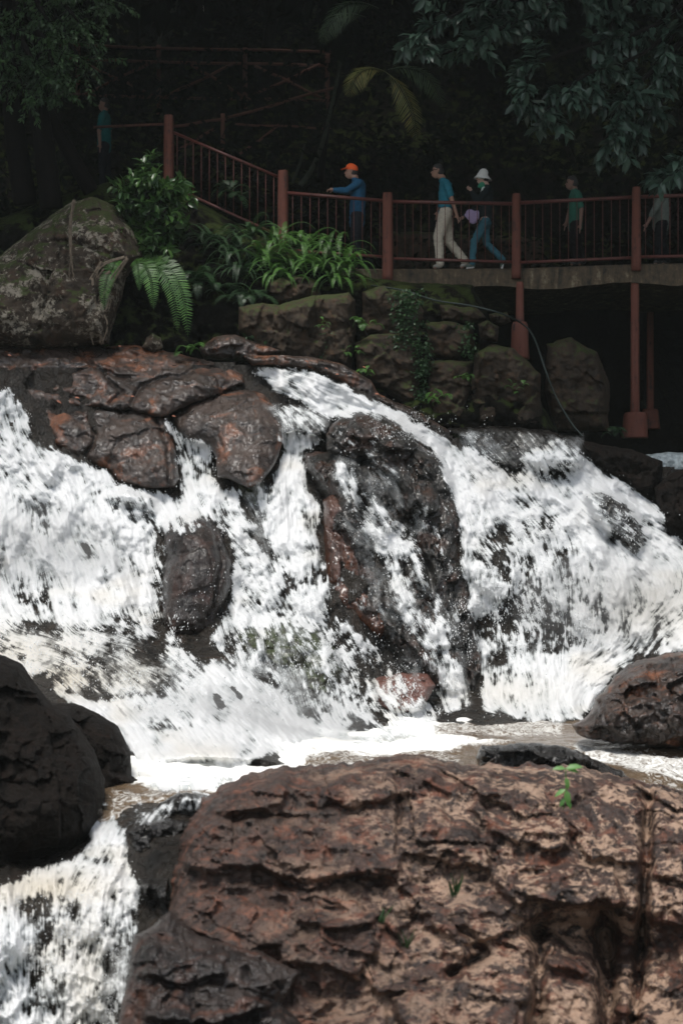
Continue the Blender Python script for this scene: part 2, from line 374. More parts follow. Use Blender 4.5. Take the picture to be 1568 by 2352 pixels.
# ------------------------------------------------------------------ rocks of the cascade
rock('rock_slab', 'broad damp brown and grey rock slab spread across the top left, below the lichen boulder', [(-330,790),(-100,785),(0,782),(60,778),(170,785),(240,795),(300,792),(380,805),(450,822),(520,835),(560,860),(562,880),(500,905),(450,925),(400,945),(370,960),(300,945),(200,935),(80,925),(40,905),(-100,900),(-330,900)],
     25.1, .22, 40, M['rock_brown'], sy=.8, amp=.16, fac=.07, rgh=1.3, fs=.9, seed=2, edge=8, fstretch=(.8, 1.8),
     carve=[([(0,860),(90,890),(200,920)],5,.12),([(300,925),(330,880),(420,860),(480,830)],5,.12),([(170,800),(230,850),(300,870)],4,.1),([(250,930),(280,900),(240,860)],4,.1)], bumps=[(430,870,60,40,.14),(230,850,60,30,.1),(120,830,70,25,.08)])
rock('rock', 'rounded brown rock with an orange-brown crest above the left torrent', [(60,945),(80,915),(140,900),(240,908),(330,915),(385,935),(395,990),(405,1050),(412,1100),(400,1120),(330,1120),(280,1112),(240,1075),(150,1045),(90,1010),(60,985)],
     24.45, .45, 60, M['rock_brown'], sy=.6, amp=.14, fac=.07, rgh=1.3, seed=4, fs=1.1, carve=[([(210,940),(220,1000),(190,1060)],5,.15),([(360,960),(385,1030),(390,1110)],4,.12)], bumps=[(310,1000,60,40,.15),(150,985,40,30,.1)])
rock('rock', 'smooth orange-brown domed rock between the two narrow upper streams', [(390,955),(430,912),(500,890),(560,888),(612,900),(640,955),(655,1010),(640,1045),(625,1075),(600,1110),(570,1120),(530,1100),(500,1095),(495,1050),(480,1020),(430,1010),(405,990)],
     24.4, .45, 60, M['rock_brown'], sy=.7, amp=.10, fac=.05, rgh=1.2, seed=6, fs=1.2, bumps=[(530,960,60,35,.12)])
rock('rock', 'small mottled wet stone pinned below the domed rock, between two streams', [(545,1110),(580,1095),(605,1110),(612,1150),(600,1190),(580,1200),(562,1170),(550,1140)], 24.0, .25, 25, M['rock_moss'], seed=8, amp=.06, fac=.08, fs=3)
rock('rock_slab', 'thin flat grey slab wetted by a film of water at the head of the chute', [(590,925),(640,910),(700,925),(760,955),(765,985),(730,1000),(680,990),(650,1000),(640,960),(615,935)], 24.7, .15, 25, M['rock_wet_dark'], sy=.9, seed=9, amp=.05, fac=.05, fs=2)
rock('rock', 'dark low rock with reddish fallen leaves along the lip of the chute', [(560,818),(640,815),(720,820),(790,838),(850,872),(870,905),(940,935),(1010,975),(1050,1000),(1000,1005),(930,965),(850,925),(790,885),(720,850),(640,838),(580,838)], 25.1, .22, 18, M['rock_brown'], seed=10, amp=.06, fac=.08, fs=2.4)
rock('rock', 'tall dark craggy ridge of rock between the centre streams and the right falls', [(752,1000),(775,965),(815,948),(860,950),(915,965),(960,1010),(1010,1050),(1030,1110),(1052,1180),(1055,1260),(1062,1320),(1080,1400),(1095,1480),(1105,1560),(1108,1610),(1060,1625),(1000,1640),(960,1600),(900,1530),(860,1480),(790,1420),(755,1390),(740,1290),(735,1200),(745,1150),(700,1080),(700,1040),(752,1035)],
     23.9, .75, 70, M['rock_ridge'], sy=.26, amp=.14, fac=.2, rgh=.8, seed=12, fs=1.5, edge=7, fstretch=(1.3, .7),
     carve=[([(835,1060),(905,1110),(925,1180),(960,1260),(990,1330),(1010,1420)],10,.25),([(800,1090),(850,1200),(880,1330),(900,1420)],9,.2),([(760,1040),(830,1060),(930,1030)],6,.15),([(930,1030),(1010,1130),(1010,1250)],6,.15)],
     bumps=[(880,1010,50,35,.2),(980,1130,40,80,.25),(800,1210,35,60,.2),(1030,1350,30,80,.15)])
M['rust_face'] = rock_mat('rust brown wet face', (.02, .009, .005), (.07, .026, .014), (.13, .045, .02), rough=(.18, .45), rustlo=.5, coat=.5, stretch=(1.5, 1.5, .6))
rock('rock', 'rust-brown rock face at the left foot of the dark ridge, beside the second stream', [(742,1150),(765,1130),(800,1160),(830,1220),(845,1300),(875,1380),(900,1440),(870,1470),(810,1420),(762,1390),(745,1300)], 23.35, .35, 30, M['rust_face'], sy=.26, amp=.08, fac=.07, seed=112, fs=1.6, fstretch=(1.6, .7))
rock('rock', 'black crag with creased glossy top, summit of the dark ridge', [(752,1000),(775,965),(815,948),(870,952),(930,985),(960,1020),(930,1060),(890,1075),(830,1050),(790,1052),(750,1035)], 24.0, .42, 70, M['rock_ridge'], sy=.5, amp=.12, fac=.2, seed=113, fs=2.0, rgh=.8, edge=9)
rock('rock', 'long wet rib of rock slanting down the right side of the dark ridge', [(905,1060),(960,1030),(1005,1050),(1035,1120),(1055,1190),(1056,1290),(1070,1330),(1088,1400),(1102,1500),(1108,1612),(1075,1612),(1050,1510),(1020,1420),(1000,1330),(975,1290),(965,1220),(930,1150)], 23.45, .32, 60, M['rock_ridge'], sy=.24, amp=.10, fac=.16, seed=114, fs=1.6, rgh=.8, edge=10, fstretch=(1.6, .7))
rock('rock', 'glossy dark block with a brown face, standing in the left foam', [(372,1210),(400,1190),(440,1180),(485,1190),(505,1215),(520,1250),(535,1290),(535,1340),(510,1400),(490,1440),(470,1480),(420,1475),(380,1470),(365,1420),(370,1340),(385,1280),(375,1240)],
     22.85, .75, 60, M['rust_block'], sy=.3, amp=.09, fac=.08, rgh=.5, seed=14, fs=.9, edge=8, tops=.5, carve=[([(490,1200),(510,1300),(480,1420)],6,.12)])
rock('rock', 'dark grey stones showing through the foam left of the brown-faced block', [(240,1140),(290,1130),(345,1145),(360,1180),(330,1205),(280,1190),(250,1170)], 23.5, .25, 25, M['rock_wet_dark'], seed=15, amp=.1, fac=.1, fs=3)
rock('rock', 'green-brown mossy rock veiled by thin water at the foot of the centre falls', [(500,1500),(540,1440),(600,1425),(660,1420),(720,1440),(770,1490),(790,1550),(780,1600),(740,1650),(690,1660),(650,1600),(600,1550),(540,1540)],
     22.3, .5, 60, M['rock_moss'], sy=.3, amp=.10, fac=.12, seed=17, fs=1.4, fstretch=(1.6, .7))
rock('rock', 'low flat red-brown rock in the splash at the ridge foot', [(860,1560),(920,1545),(980,1548),(1000,1575),(970,1630),(900,1640),(860,1610)], 21.9, .2, 25, M['rock_red'], seed=18, amp=.05, fac=.08, fs=2, sy=.8)
rock('rock_slab', 'dark wet ledge with water sliding off it, below the wall stones', [(1030,985),(1120,978),(1200,982),(1260,990),(1330,1005),(1350,1040),(1330,1075),(1250,1085),(1180,1085),(1110,1060),(1060,1025)],
     24.9, .4, 40, M['rock_wet_dark'], sy=.5, amp=.06, fac=.1, seed=20, fs=1.4)
rock('rock', 'dark rounded rock surrounded by white water in the right falls', [(1345,1140),(1380,1130),(1430,1160),(1465,1200),(1480,1250),(1450,1275),(1410,1240),(1370,1190)], 24.0, .35, 30, M['rock_wet_dark'], seed=21, amp=.1, fac=.1, fs=2)
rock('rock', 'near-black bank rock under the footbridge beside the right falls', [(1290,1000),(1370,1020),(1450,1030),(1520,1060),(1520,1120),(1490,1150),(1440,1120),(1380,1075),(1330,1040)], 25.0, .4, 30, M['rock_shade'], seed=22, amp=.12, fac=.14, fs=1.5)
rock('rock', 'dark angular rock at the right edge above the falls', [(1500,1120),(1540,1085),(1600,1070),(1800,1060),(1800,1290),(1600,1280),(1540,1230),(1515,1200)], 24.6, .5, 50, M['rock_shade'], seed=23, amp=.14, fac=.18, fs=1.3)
rock('rock', 'low glossy black rock with brown top at the right edge of the pool', [(1310,1665),(1350,1640),(1380,1590),(1410,1550),(1470,1515),(1540,1500),(1620,1498),(1850,1500),(1850,1720),(1600,1718),(1480,1712),(1400,1705),(1330,1692)],
     19.3, .8, 70, M['rock_brown'], sy=.55, amp=.12, fac=.16, seed=25, zb=False, fs=2.2, rgh=1.8, edge=12, tops=.6, fstretch=(1, 1.3))
rock('rock', 'small glossy black rock with purple-brown end in the pool behind the big boulder', [(1090,1740),(1110,1715),(1160,1705),(1230,1708),(1310,1718),(1370,1745),(1430,1775),(1450,1800),(1300,1810),(1110,1790)], 16.4, .4, 30, M['rock_wet_dark'], seed=26, zb=False, amp=.1, fac=.14, fs=3, rgh=2, edge=9)
# front
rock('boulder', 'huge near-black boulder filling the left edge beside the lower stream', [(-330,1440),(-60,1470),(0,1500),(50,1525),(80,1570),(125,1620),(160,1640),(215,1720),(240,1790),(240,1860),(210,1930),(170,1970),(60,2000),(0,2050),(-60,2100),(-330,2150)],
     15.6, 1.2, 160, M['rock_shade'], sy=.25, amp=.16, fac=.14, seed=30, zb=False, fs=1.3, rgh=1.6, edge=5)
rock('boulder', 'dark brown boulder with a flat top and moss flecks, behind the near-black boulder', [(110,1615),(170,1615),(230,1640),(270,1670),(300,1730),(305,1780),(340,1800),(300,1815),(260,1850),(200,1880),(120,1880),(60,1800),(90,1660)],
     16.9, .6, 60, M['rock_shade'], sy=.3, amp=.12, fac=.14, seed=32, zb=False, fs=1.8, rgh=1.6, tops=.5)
rock('rock', 'dark stone wedged in the lower stream under the near-black boulder', [(195,1850),(235,1845),(238,1870),(222,1905),(190,1950),(165,1960),(170,1890)], 15.2, .3, 25, M['rock_wet_dark'], seed=33, fs=3, rgh=2, edge=9, zb=False)
rock('rock', 'shiny black wet rock, upper of the pair beside the narrow stream', [(345,1880),(370,1840),(400,1822),(450,1820),(490,1830),(480,1900),(400,1920),(345,1900)], 15.2, .3, 25, M['rock_wet_dark'], seed=34, amp=.1, fac=.12, fs=3, rgh=2, edge=9)
rock('rock', 'shiny black wet rock, lower of the pair beside the narrow stream', [(292,1910),(320,1885),(380,1880),(440,1890),(440,2000),(380,2010),(300,2005),(272,1990),(290,1950)], 14.7, .4, 30, M['rock_wet_dark'], seed=35, amp=.1, fac=.12, fs=2.6, rgh=2, edge=9)
rock('rock', 'black dripping rock face left of the big brown boulder, over the lower fall', [(300,2020),(360,2010),(440,2000),(440,2480),(230,2480),(270,2380),(300,2280),(320,2180),(310,2100)], 14.2, .5, 60, M['rock_wet_dark'], seed=36, amp=.16, fac=.2, fs=2.2, rgh=2, edge=9)
cv = lambda pts: [(321.8+x*.7948, 1698.6+y*.7948) for x, y in pts]
fp = [([(110,290),(200,250),(380,230),(560,200),(740,200),(745,380),(560,390),(480,400),(340,365),(200,370),(105,345)],.30,9), ([(80,450),(200,440),(340,480),(470,520),(440,560),(300,615),(230,580),(90,520)],.26,8),
      ([(400,440),(500,410),(600,470),(680,520),(560,550),(470,530)],.22,7), ([(400,590),(560,540),(700,540),(690,590),(620,680),(540,650),(420,640)],.28,8), ([(760,220),(860,200),(940,250),(1000,330),(990,365),(900,360),(850,340),(755,330)],.2,7),
      ([(1000,360),(1160,350),(1360,380),(1390,465),(1300,485),(1140,455),(1100,470),(1010,400)],.36,8), ([(780,480),(930,420),(1040,420),(1150,500),(1080,560),(940,575),(850,545)],.26,8), ([(980,110),(1060,100),(1120,160),(1230,240),(1240,310),(1100,300),(1020,260),(960,200)],.20,8),
      ([(740,760),(880,700),(1020,640),(1140,600),(1130,720),(1100,860),(780,860)],.42,9), ([(1190,590),(1310,580),(1315,680),(1180,660)],.26,7), ([(1160,695),(1310,695),(1320,860),(1140,860)],.28,7), ([(20,610),(200,600),(240,680),(180,730),(40,700)],.26,7),
      ([(180,720),(350,690),(540,760),(500,800),(300,795),(190,770)],.24,8), ([(640,650),(760,640),(810,720),(690,730)],.18,6), ([(1470,345),(1650,330),(1650,420),(1480,395)],.2,6), ([(1470,430),(1650,430),(1650,545),(1480,520)],.22,6), ([(1250,240),(1420,280),(1460,350),(1300,345)],.2,7),
      ([(200,130),(330,90),(450,90),(400,180),(230,215)],.16,6), ([(510,140),(640,90),(820,75),(850,105),(700,185),(560,185)],.16,6), ([(20,780),(220,790),(380,820),(380,900),(0,900)],.2,7), ([(1380,700),(1440,700),(1440,800),(1370,790)],.2,6), ([(420,290),(540,300),(520,370),(400,350)],.14,5), ([(560,780),(700,770),(720,880),(520,880)],.2,6)]
rock('boulder', 'huge brown lichen-patched boulder filling the lower right foreground', [(370,2490),(355,2330),(370,2200),(385,2100),(395,2020),(408,1960),(410,1925),(430,1890),(470,1835),(520,1795),(600,1768),(700,1758),(780,1748),(900,1738),(970,1735),(1020,1752),(1090,1755),(1200,1758),(1330,1757),(1400,1775),(1500,1802),(1600,1830),(1890,1850),(1890,2490)],
     14.3, .9, 75, M['rock_front'], sy=.36, amp=.20, fac=.08, rgh=2.0, seed=40, zb=False, fs=1.5, edge=14, ledge=.05, fstretch=(.9, 1.25), plates=[(cv(p), h*.8, w*1.3) for p, h, w in fp],
     carve=[([(1488,1830),(1480,2000),(1470,2200),(1450,2400)],13,.35),(cv([(940,560),(1000,620),(900,680)]),14,.2),(cv([(690,520),(760,600)]),8,.15),(cv([(740,100),(750,200),(740,330)]),6,.10),(cv([(1150,560),(1150,840)]),18,.35),(cv([(1340,500),(1350,840)]),24,.5)],
     bumps=[(1390,2170,170,60,-.45),(1250,2130,120,30,-.25),(1500,2300,120,160,-.5),(760,2290,120,40,-.15),(1000,1950,200,60,.1)])

rock('rock', 'dark grey wet rock in broken plates under the left foot of the brown boulder', [(310,2150),(390,2095),(460,2150),(600,2185),(690,2235),(650,2300),(700,2360),(760,2500),(220,2500),(275,2340)], 11.95, .45, 60, M['grey_plate'], sy=.36, amp=.14, fac=.14, seed=42, zb=False, fs=2.2, rgh=2, edge=10,
     plates=[([(330,2170),(420,2160),(520,2230),(430,2260),(330,2240)], .2, 7), ([(340,2280),(500,2260),(620,2310),(480,2350),(340,2330)], .22, 7), ([(300,2370),(460,2370),(640,2380),(560,2450),(300,2450)], .22, 7)])

# ------------------------------------------------------------------ water
WG = 2.2
wx = np.arange(-300, 1860, WG); wy = np.arange(800, 2480, WG)
WX, WY = np.meshgrid(wx, wy)
def sample(A, X, Y):
    u = (X-gx[0])/G; v = (Y-gy[0])/G
    u0 = np.floor(u).astype(int).clip(0, A.shape[1]-2); v0 = np.floor(v).astype(int).clip(0, A.shape[0]-2)
    fu = (u-u0).clip(0, 1); fv = (v-v0).clip(0, 1)
    return (A[v0, u0]*(1-fu)+A[v0, u0+1]*fu)*(1-fv)+(A[v0+1, u0]*(1-fu)+A[v0+1, u0+1]*fu)*fv
WB = sample(ZB, WX, WY)
# density polygons: later ones win
dens = [
 ([(-300,880),(20,895),(55,930),(75,1000),(150,1045),(240,1080),(270,1112),(340,1127),(430,1145),(540,1190),(560,1240),(520,1215),(400,1195),(375,1240),(360,1300),(370,1340),(370,1400),(400,1475),(330,1470),(250,1445),(0,1430),(-300,1430)], .90),
 ([(375,965),(398,975),(420,1010),(478,1015),(490,1060),(495,1105),(550,1130),(565,1180),(600,1210),(540,1215),(470,1185),(410,1160),(412,1080),(400,1020)], .86),
 ([(500,1195),(560,1205),(620,1280),(680,1330),(740,1390),(800,1440),(870,1500),(880,1600),(800,1680),(690,1670),(640,1580),(600,1500),(500,1500),(480,1460),(510,1410),(535,1350),(538,1280),(520,1230)], .85),
 ([(640,990),(690,975),(740,1000),(750,1015),(705,1040),(700,1130),(738,1160),(735,1250),(750,1330),(755,1410),(690,1370),(640,1290),(600,1210),(615,1130),(625,1080),(650,1040)], .86),
 ([(575,845),(640,843),(720,852),(800,890),(900,938),(960,968),(1020,1003),(1080,1035),(1130,1060),(1180,1090),(1230,1060),(1255,1020),(1290,1010),(1330,1045),(1400,1090),(1470,1130),(1505,1160),(1530,1210),(1570,1250),(1860,1290),(1860,1505),(1568,1500),(1460,1515),(1400,1560),(1340,1650),(1230,1660),(1110,1640),(1105,1560),(1085,1440),(1065,1320),(1050,1200),(1030,1120),(975,1040),(900,990),(820,950),(760,965),(700,925),(620,895)], .92),
 ([(1080,1260),(1150,1200),(1260,1180),(1330,1240),(1390,1330),(1400,1450),(1300,1500),(1200,1510),(1130,1540),(1095,1400)], .60),
 ([(1250,1290),(1330,1260),(1370,1330),(1370,1420),(1290,1440)], .78),
 ([(1150,1330),(1220,1340),(1250,1430),(1200,1480),(1150,1440)], .46),
 ([(1350,1135),(1395,1130),(1450,1180),(1480,1240),(1460,1275),(1410,1240)], .30),
 ([(1050,990),(1250,985),(1250,1040),(1190,1080),(1100,1050)], .16),
 ([(1180,1060),(1250,1010),(1330,1030),(1330,1090),(1230,1110)], .6),
 ([(590,925),(700,930),(760,960),(750,1000),(650,1000)], .26),
 ([(350,1215),(378,1200),(384,1300),(370,1440),(350,1420)], .5),
 ([(395,1190),(500,1200),(535,1290),(530,1350),(490,1440),(460,1480),(390,1480),(395,1350)], .06),
 ([(400,1190),(500,1195),(510,1220),(400,1225)], .35),
 ([(250,1390),(400,1400),(420,1480),(260,1450)], .52),
 ([(240,1150),(290,1135),(350,1150),(360,1190),(300,1205)], .42),
 ([(30,1320),(110,1320),(120,1390),(40,1390)], .62),
 ([(590,1100),(620,1100),(612,1200),(560,1200)], .35),
 ([(640,1300),(720,1330),(730,1400),(660,1370)], .6),
 ([(600,1440),(670,1425),(740,1460),(780,1520),(790,1580),(740,1650),(690,1655),(650,1600),(610,1540)], .40),
 ([(610,1470),(640,1440),(690,1500),(700,1640),(660,1610)], .22),
 ([(500,1520),(530,1450),(600,1440),(600,1540),(530,1545)], .5),
 ([(752,1000),(815,948),(915,965),(1010,1050),(1050,1180),(1060,1320),(1105,1560),(1105,1620),(1000,1640),(900,1530),(755,1400),(735,1200),(745,1150),(700,1080),(700,1040)], .10),
 ([(770,1060),(810,1065),(835,1130),(890,1175),(945,1235),(975,1290),(1000,1370),(1030,1450),(1060,1530),(1080,1625),(1020,1640),(1000,1560),(950,1480),(905,1390),(885,1310),(860,1240),(780,1150)], .66),
 ([(1000,1250),(1030,1260),(1040,1330),(1010,1340)], .1),
 ([(930,1340),(990,1350),(1000,1440),(960,1460)], .30),
 ([(740,1400),(800,1430),(870,1500),(960,1590),(1010,1640),(980,1690),(840,1690),(760,1500)], .55),
 ([(880,1570),(960,1560),(980,1600),(900,1610)], .35),
 ([(-300,1430),(0,1432),(250,1448),(420,1490),(510,1535),(500,1590),(380,1600),(200,1590),(60,1560),(-300,1540)], .56),
 ([(130,1490),(260,1480),(420,1520),(440,1570),(300,1590),(150,1570)], .40),
 ([(80,1500),(120,1560),(200,1610),(300,1600),(450,1590),(480,1510),(560,1535),(640,1580),(700,1665),(800,1672),(900,1675),(1000,1680),(900,1700),(700,1715),(600,1740),(520,1790),(480,1830),(330,1805),(310,1740),(260,1680),(130,1600)], .98),
 ([(300,1600),(450,1580),(450,1680),(340,1680)], .72),
 ([(250,1850),(300,1850),(290,1900),(290,1960),(310,2010),(320,2070),(300,2060),(200,2065),(60,2080),(-20,2120),(-300,2120),(-300,2030),(0,2040),(60,2000),(170,1975),(200,1940),(195,1840),(340,1836)], .9),
 ([(250,1850),(470,1820),(480,1860),(400,1870),(340,1900),(280,1905)], .3),
 ([(-300,2100),(0,2090),(60,2050),(310,2050),(320,2130),(290,2230),(260,2350),(230,2480),(-300,2480)], .78),
 ([(40,2060),(180,2060),(200,2140),(150,2200),(160,2290),(90,2300),(60,2180)], .48),
 ([(-40,2150),(50,2150),(90,2300),(120,2480),(-60,2480)], .85),
 ([(150,2170),(200,2150),(240,2200),(230,2350),(210,2480),(120,2480),(150,2330)], .8),
 ([(240,2180),(300,2150),(300,2300),(260,2420),(235,2350)], .22),
]
D = np.zeros(WX.shape)
warp = 9*fbm(WX/34, WY/34, 3.3, 4); warp2 = 9*fbm(WX/34, WY/34, 13.3, 4)
for poly, v in dens:
    P = np.array(poly); i0, i1 = np.searchsorted(wx, [P[:, 0].min()-20, P[:, 0].max()+20]); j0, j1 = np.searchsorted(wy, [P[:, 1].min()-20, P[:, 1].max()+20])
    s = sdf(poly, (WX+warp)[j0:j1, i0:i1], (WY+warp2)[j0:j1, i0:i1])
    t = sstep(-4, 7, s); D[j0:j1, i0:i1] = D[j0:j1, i0:i1]*(1-t)+v*t
D = blur(D, 2)
# flow directions
arrows = [(0,950,.3,1),(100,1060,.7,.8),(0,1200,.25,1),(200,1200,.4,1),(300,1350,.35,1),(100,1400,.2,1),(420,1080,.15,1),(450,1150,.4,1),(540,1250,.6,.8),(620,1350,.7,.8),(700,1480,.8,.9),(780,1600,.3,1),
 (660,1050,-.1,1),(660,1200,.1,1),(700,1350,.25,1),(640,880,1,.4),(800,930,1,.5),(950,1010,.9,.6),(1050,1080,.7,.9),(1090,1200,.35,1),(1110,1400,.15,1),(1130,1560,.1,1),(1200,1150,.7,.8),(1250,1300,.3,1),(1250,1480,.1,1),
 (1300,1050,.8,.8),(1400,1150,.8,.6),(1400,1350,.3,1),(1500,1250,.8,.7),(1550,1450,-.5,.6),(1400,1550,-.7,.4),(800,1100,.5,1),(870,1200,.8,1),(940,1320,.35,1),(1000,1450,.4,1),(1050,1580,.15,1),(820,1350,.1,1),(900,1500,.6,.9),
 (640,1500,.2,1),(740,1560,.3,1),(430,1350,0,1),(100,1470,1,.15),(300,1520,.9,.35),(420,1600,.6,.6),(250,1600,.7,.6),(550,1640,.8,.5),(400,1720,.5,.5),(800,1720,1,.05),(1100,1680,1,0),(1400,1700,1,.1),
 (350,1840,-.5,.6),(260,1900,-.4,1),(220,1980,-.4,.7),(100,2050,-.1,1),(80,2200,0,1),(200,2200,-.05,1),(280,2200,.0,1),(200,2400,0,1),(0,2300,.1,1)]
A_ = np.array(arrows, float)
cs = 8
cwx, cwy = WX[::cs, ::cs], WY[::cs, ::cs]
nx = np.zeros(cwx.shape); ny = np.zeros(cwx.shape)
for ax, ay, dx, dy in A_:
    w = 1/((cwx-ax)**2+(cwy-ay)**2+400)**1.6; l = math.hypot(dx, dy); nx += w*dx/l; ny += w*dy/l
nx = upsample(nx, WX.shape, cs); ny = upsample(ny, WX.shape, cs)
ang = .55*fbm(WX/70, WY/70, 4.4, 3)
l = np.hypot(nx, ny)+1e-12; nx /= l; ny /= l
nx, ny = nx*np.cos(ang)-ny*np.sin(ang), nx*np.sin(ang)+ny*np.cos(ang)
rs = np.random.default_rng(5)
H_, W_ = WX.shape
def lic(noise, steps, h):
    acc = noise.copy(); wsum = 1.0
    J, I = np.mgrid[0:H_, 0:W_].astype(np.float32)
    for sgn in (1, -1):
        x = I.copy(); y = J.copy()
        for k in range(steps):
            xi = np.rint(x).astype(np.int32).clip(0, W_-1); yi = np.rint(y).astype(np.int32).clip(0, H_-1)
            x += sgn*h*nx[yi, xi]; y += sgn*h*ny[yi, xi]
            xi = np.rint(x).astype(np.int32).clip(0, W_-1); yi = np.rint(y).astype(np.int32).clip(0, H_-1)
            w = 1-k/steps; acc += noise[yi, xi]*w; wsum += w
    acc /= wsum
    return (acc-acc.mean())/acc.std()
pink = fbm(WX/36, WY/42, 2.7, 6, .72); web = ridged(WX/52+.5*pink, WY/40+.5*pink, 6.1, 5)
nrm = lambda a: (a-a.mean())/a.std()
nz1 = blur(rs.random((H_, W_)), 1); nz2 = blur(rs.random((H_, W_)), 1); nz2 = (nz2-nz2.mean())/nz2.std(); nz3 = blur(rs.random((H_, W_)), 4); nz3 = (nz3-nz3.mean())/nz3.std()
L0 = lic(rs.random((H_, W_)), 10, .9); L1 = lic(nz1, 3, .9); L2 = lic(nrm(pink), 9, 1.1); L3 = lic(nrm(web), 8, 1.2)
foamn = fbm(WX/16, WY/16, 2.2, 4); foamb = fbm(WX/60, WY/60, 5.2, 3)
brk = sstep(-.35, .45, fbm(WX/85, WY/60, 9.3, 3))                 # where the sheet breaks up
stk = .10*L0+.11*L1+.14*L2+.07*L3+.06*nz2+.03*foamb
C = D+(stk+.05)*(.55+.55*brk+.8*(1-np.abs(2*D-1)).clip(0, 1))*sstep(0.0, .12, D)
veil = blur(D, 5)*sstep(.25, .9, blur(D, 5))*.62*(.75+.5*foamb)
film = np.zeros(WX.shape)
for poly, v_ in [([(-300,1432),(250,1450),(430,1495),(515,1540),(440,1600),(200,1600),(60,1560),(-300,1540)], .75), ([(500,1450),(600,1430),(700,1440),(790,1520),(780,1620),(690,1650),(620,1560),(500,1540)], .5), ([(760,1040),(900,1060),(1000,1250),(1060,1450),(1090,1620),(1000,1640),(900,1500),(830,1300),(770,1150)], .26),
                 ([(590,925),(700,930),(760,960),(750,1000),(650,1000)], .5), ([(1040,985),(1340,1000),(1330,1080),(1180,1085),(1050,1020)], .38), ([(365,1190),(390,1190),(385,1400),(370,1440)], .25), ([(240,1120),(360,1130),(360,1200),(250,1200)], .4), ([(560,1100),(640,1100),(620,1290),(560,1210)], .4), ([(1340,1130),(1400,1130),(1480,1240),(1440,1280),(1370,1200)], .35), ([(-300,2080),(320,2060),(300,2300),(240,2480),(-300,2480)], .5)]:
    film = np.maximum(film, v_*sstep(-6, 14, sdf(poly, WX+warp, WY+warp2)))
veil = veil*sstep(-1.0, 1.2, .6*L2+.5*L3+.3*L1); alpha = sstep(.36, .84, C); alpha = alpha+(1-alpha)*veil.clip(0, .6)
alpha = alpha+(1-alpha)*film*sstep(-1.3, 1.5, .6*L3+.28*L0+.3*nz2+.5*L2)
# sheet depth
pl_depth = np.where(WY > CY+20, -POOL*F/np.maximum(WY-CY, 1), 1e3)   # depth at which the pool level is met
WBs = blur(WB, 4)
thick = .05+.10*D+.03*D*L3+.035*D*L2+.15*D*foamb+.006*nz2*D
Yw = np.minimum(WBs, WB)-thick
Yw = blur(Yw, 1)-(.010*L1+.008*L0)*D
Yw = np.where(WY < 1850, np.minimum(Yw, pl_depth+.02), Yw)
mk = NT('foaming water')
atn = mk.n('ShaderNodeAttribute'); atn.attribute_name = 'foam'; si = mk.n('ShaderNodeAttribute'); si.attribute_name = 'silt'
v = mk.coord()
fn = mk.noise(v, 34, 6, .75)
al = mk.ramp(mk.math('ADD', atn.outputs['Fac'], mk.math('MULTIPLY', mk.math('SUBTRACT', fn, .5), .45)), [(.04, (0, 0, 0)), (.92, (1, 1, 1))])
th = mk.n('ShaderNodeAttribute'); th.attribute_name = 'thin'
cw = mk.mix(si.outputs['Fac'], mk.mix(th.outputs['Fac'], (.93, .94, .94), (.50, .54, .54)), (.74, .66, .52))
mk.l(cw, mk.b.inputs['Base Color']); mk.b.inputs['Roughness'].default_value = .45; mk.b.inputs['Specular IOR Level'].default_value = .3
mk.l(mk.bump(mk.noise(v, 22, 8, .7), .25, .03), mk.b.inputs['Normal'])
tl = mk.n('ShaderNodeBsdfTranslucent'); mk.l(cw, tl.inputs[0])
mx1 = mk.n('ShaderNodeMixShader'); mx1.inputs[0].default_value = .35; mk.l(mk.b.outputs[0], mx1.inputs[1]); mk.l(tl.outputs[0], mx1.inputs[2])
tr = mk.n('ShaderNodeBsdfTransparent'); mx2 = mk.n('ShaderNodeMixShader'); mk.l(al, mx2.inputs[0]); mk.l(tr.outputs[0], mx2.inputs[1]); mk.l(mx1.outputs[0], mx2.inputs[2])
mk.l(mx2.outputs[0], mk.out.inputs[0]); M['foam'] = mk.m
silt = (sstep(.1, .6, fbm(WX/150, WY/90, 7.7, 3))*.35)
for (sx_, sy_, rx, ry, v_) in [(0,1500,260,60,.5),(150,1560,120,50,.7),(100,2040,170,50,.75),(200,2250,60,200,.4),(1500,1400,150,70,.35),(900,1745,220,18,.6),(1150,1590,140,40,.3)]:
    silt = np.maximum(silt, v_*np.exp(-(((WX-sx_)/rx)**2+((WY-sy_)/ry)**2)))
thin = (sstep(1.05, .55, C)*.6+.15*sstep(.2, 1.6, -L2-.4*L3)).clip(0, 1)
pv = alpha > .02
def wcell(ok): return pv[:-1, :-1] & ok[:-1, :-1] | pv[1:, 1:] & ok[:-1, :-1]
up = relief_mesh('waterfall', WX, WY, Yw, wcell(WY < 1850), M['foam'], {'foam': alpha, 'silt': silt, 'thin': thin})
tag(up, 'white foaming water pouring down the rocks into the pool', kind='structure')
lo_ = relief_mesh('stream_fall', WX, WY, Yw, wcell(WY >= 1850), M['foam'], {'foam': alpha, 'silt': silt, 'thin': thin})
tag(lo_, 'lower stream spilling over the lip at the left corner', kind='structure')

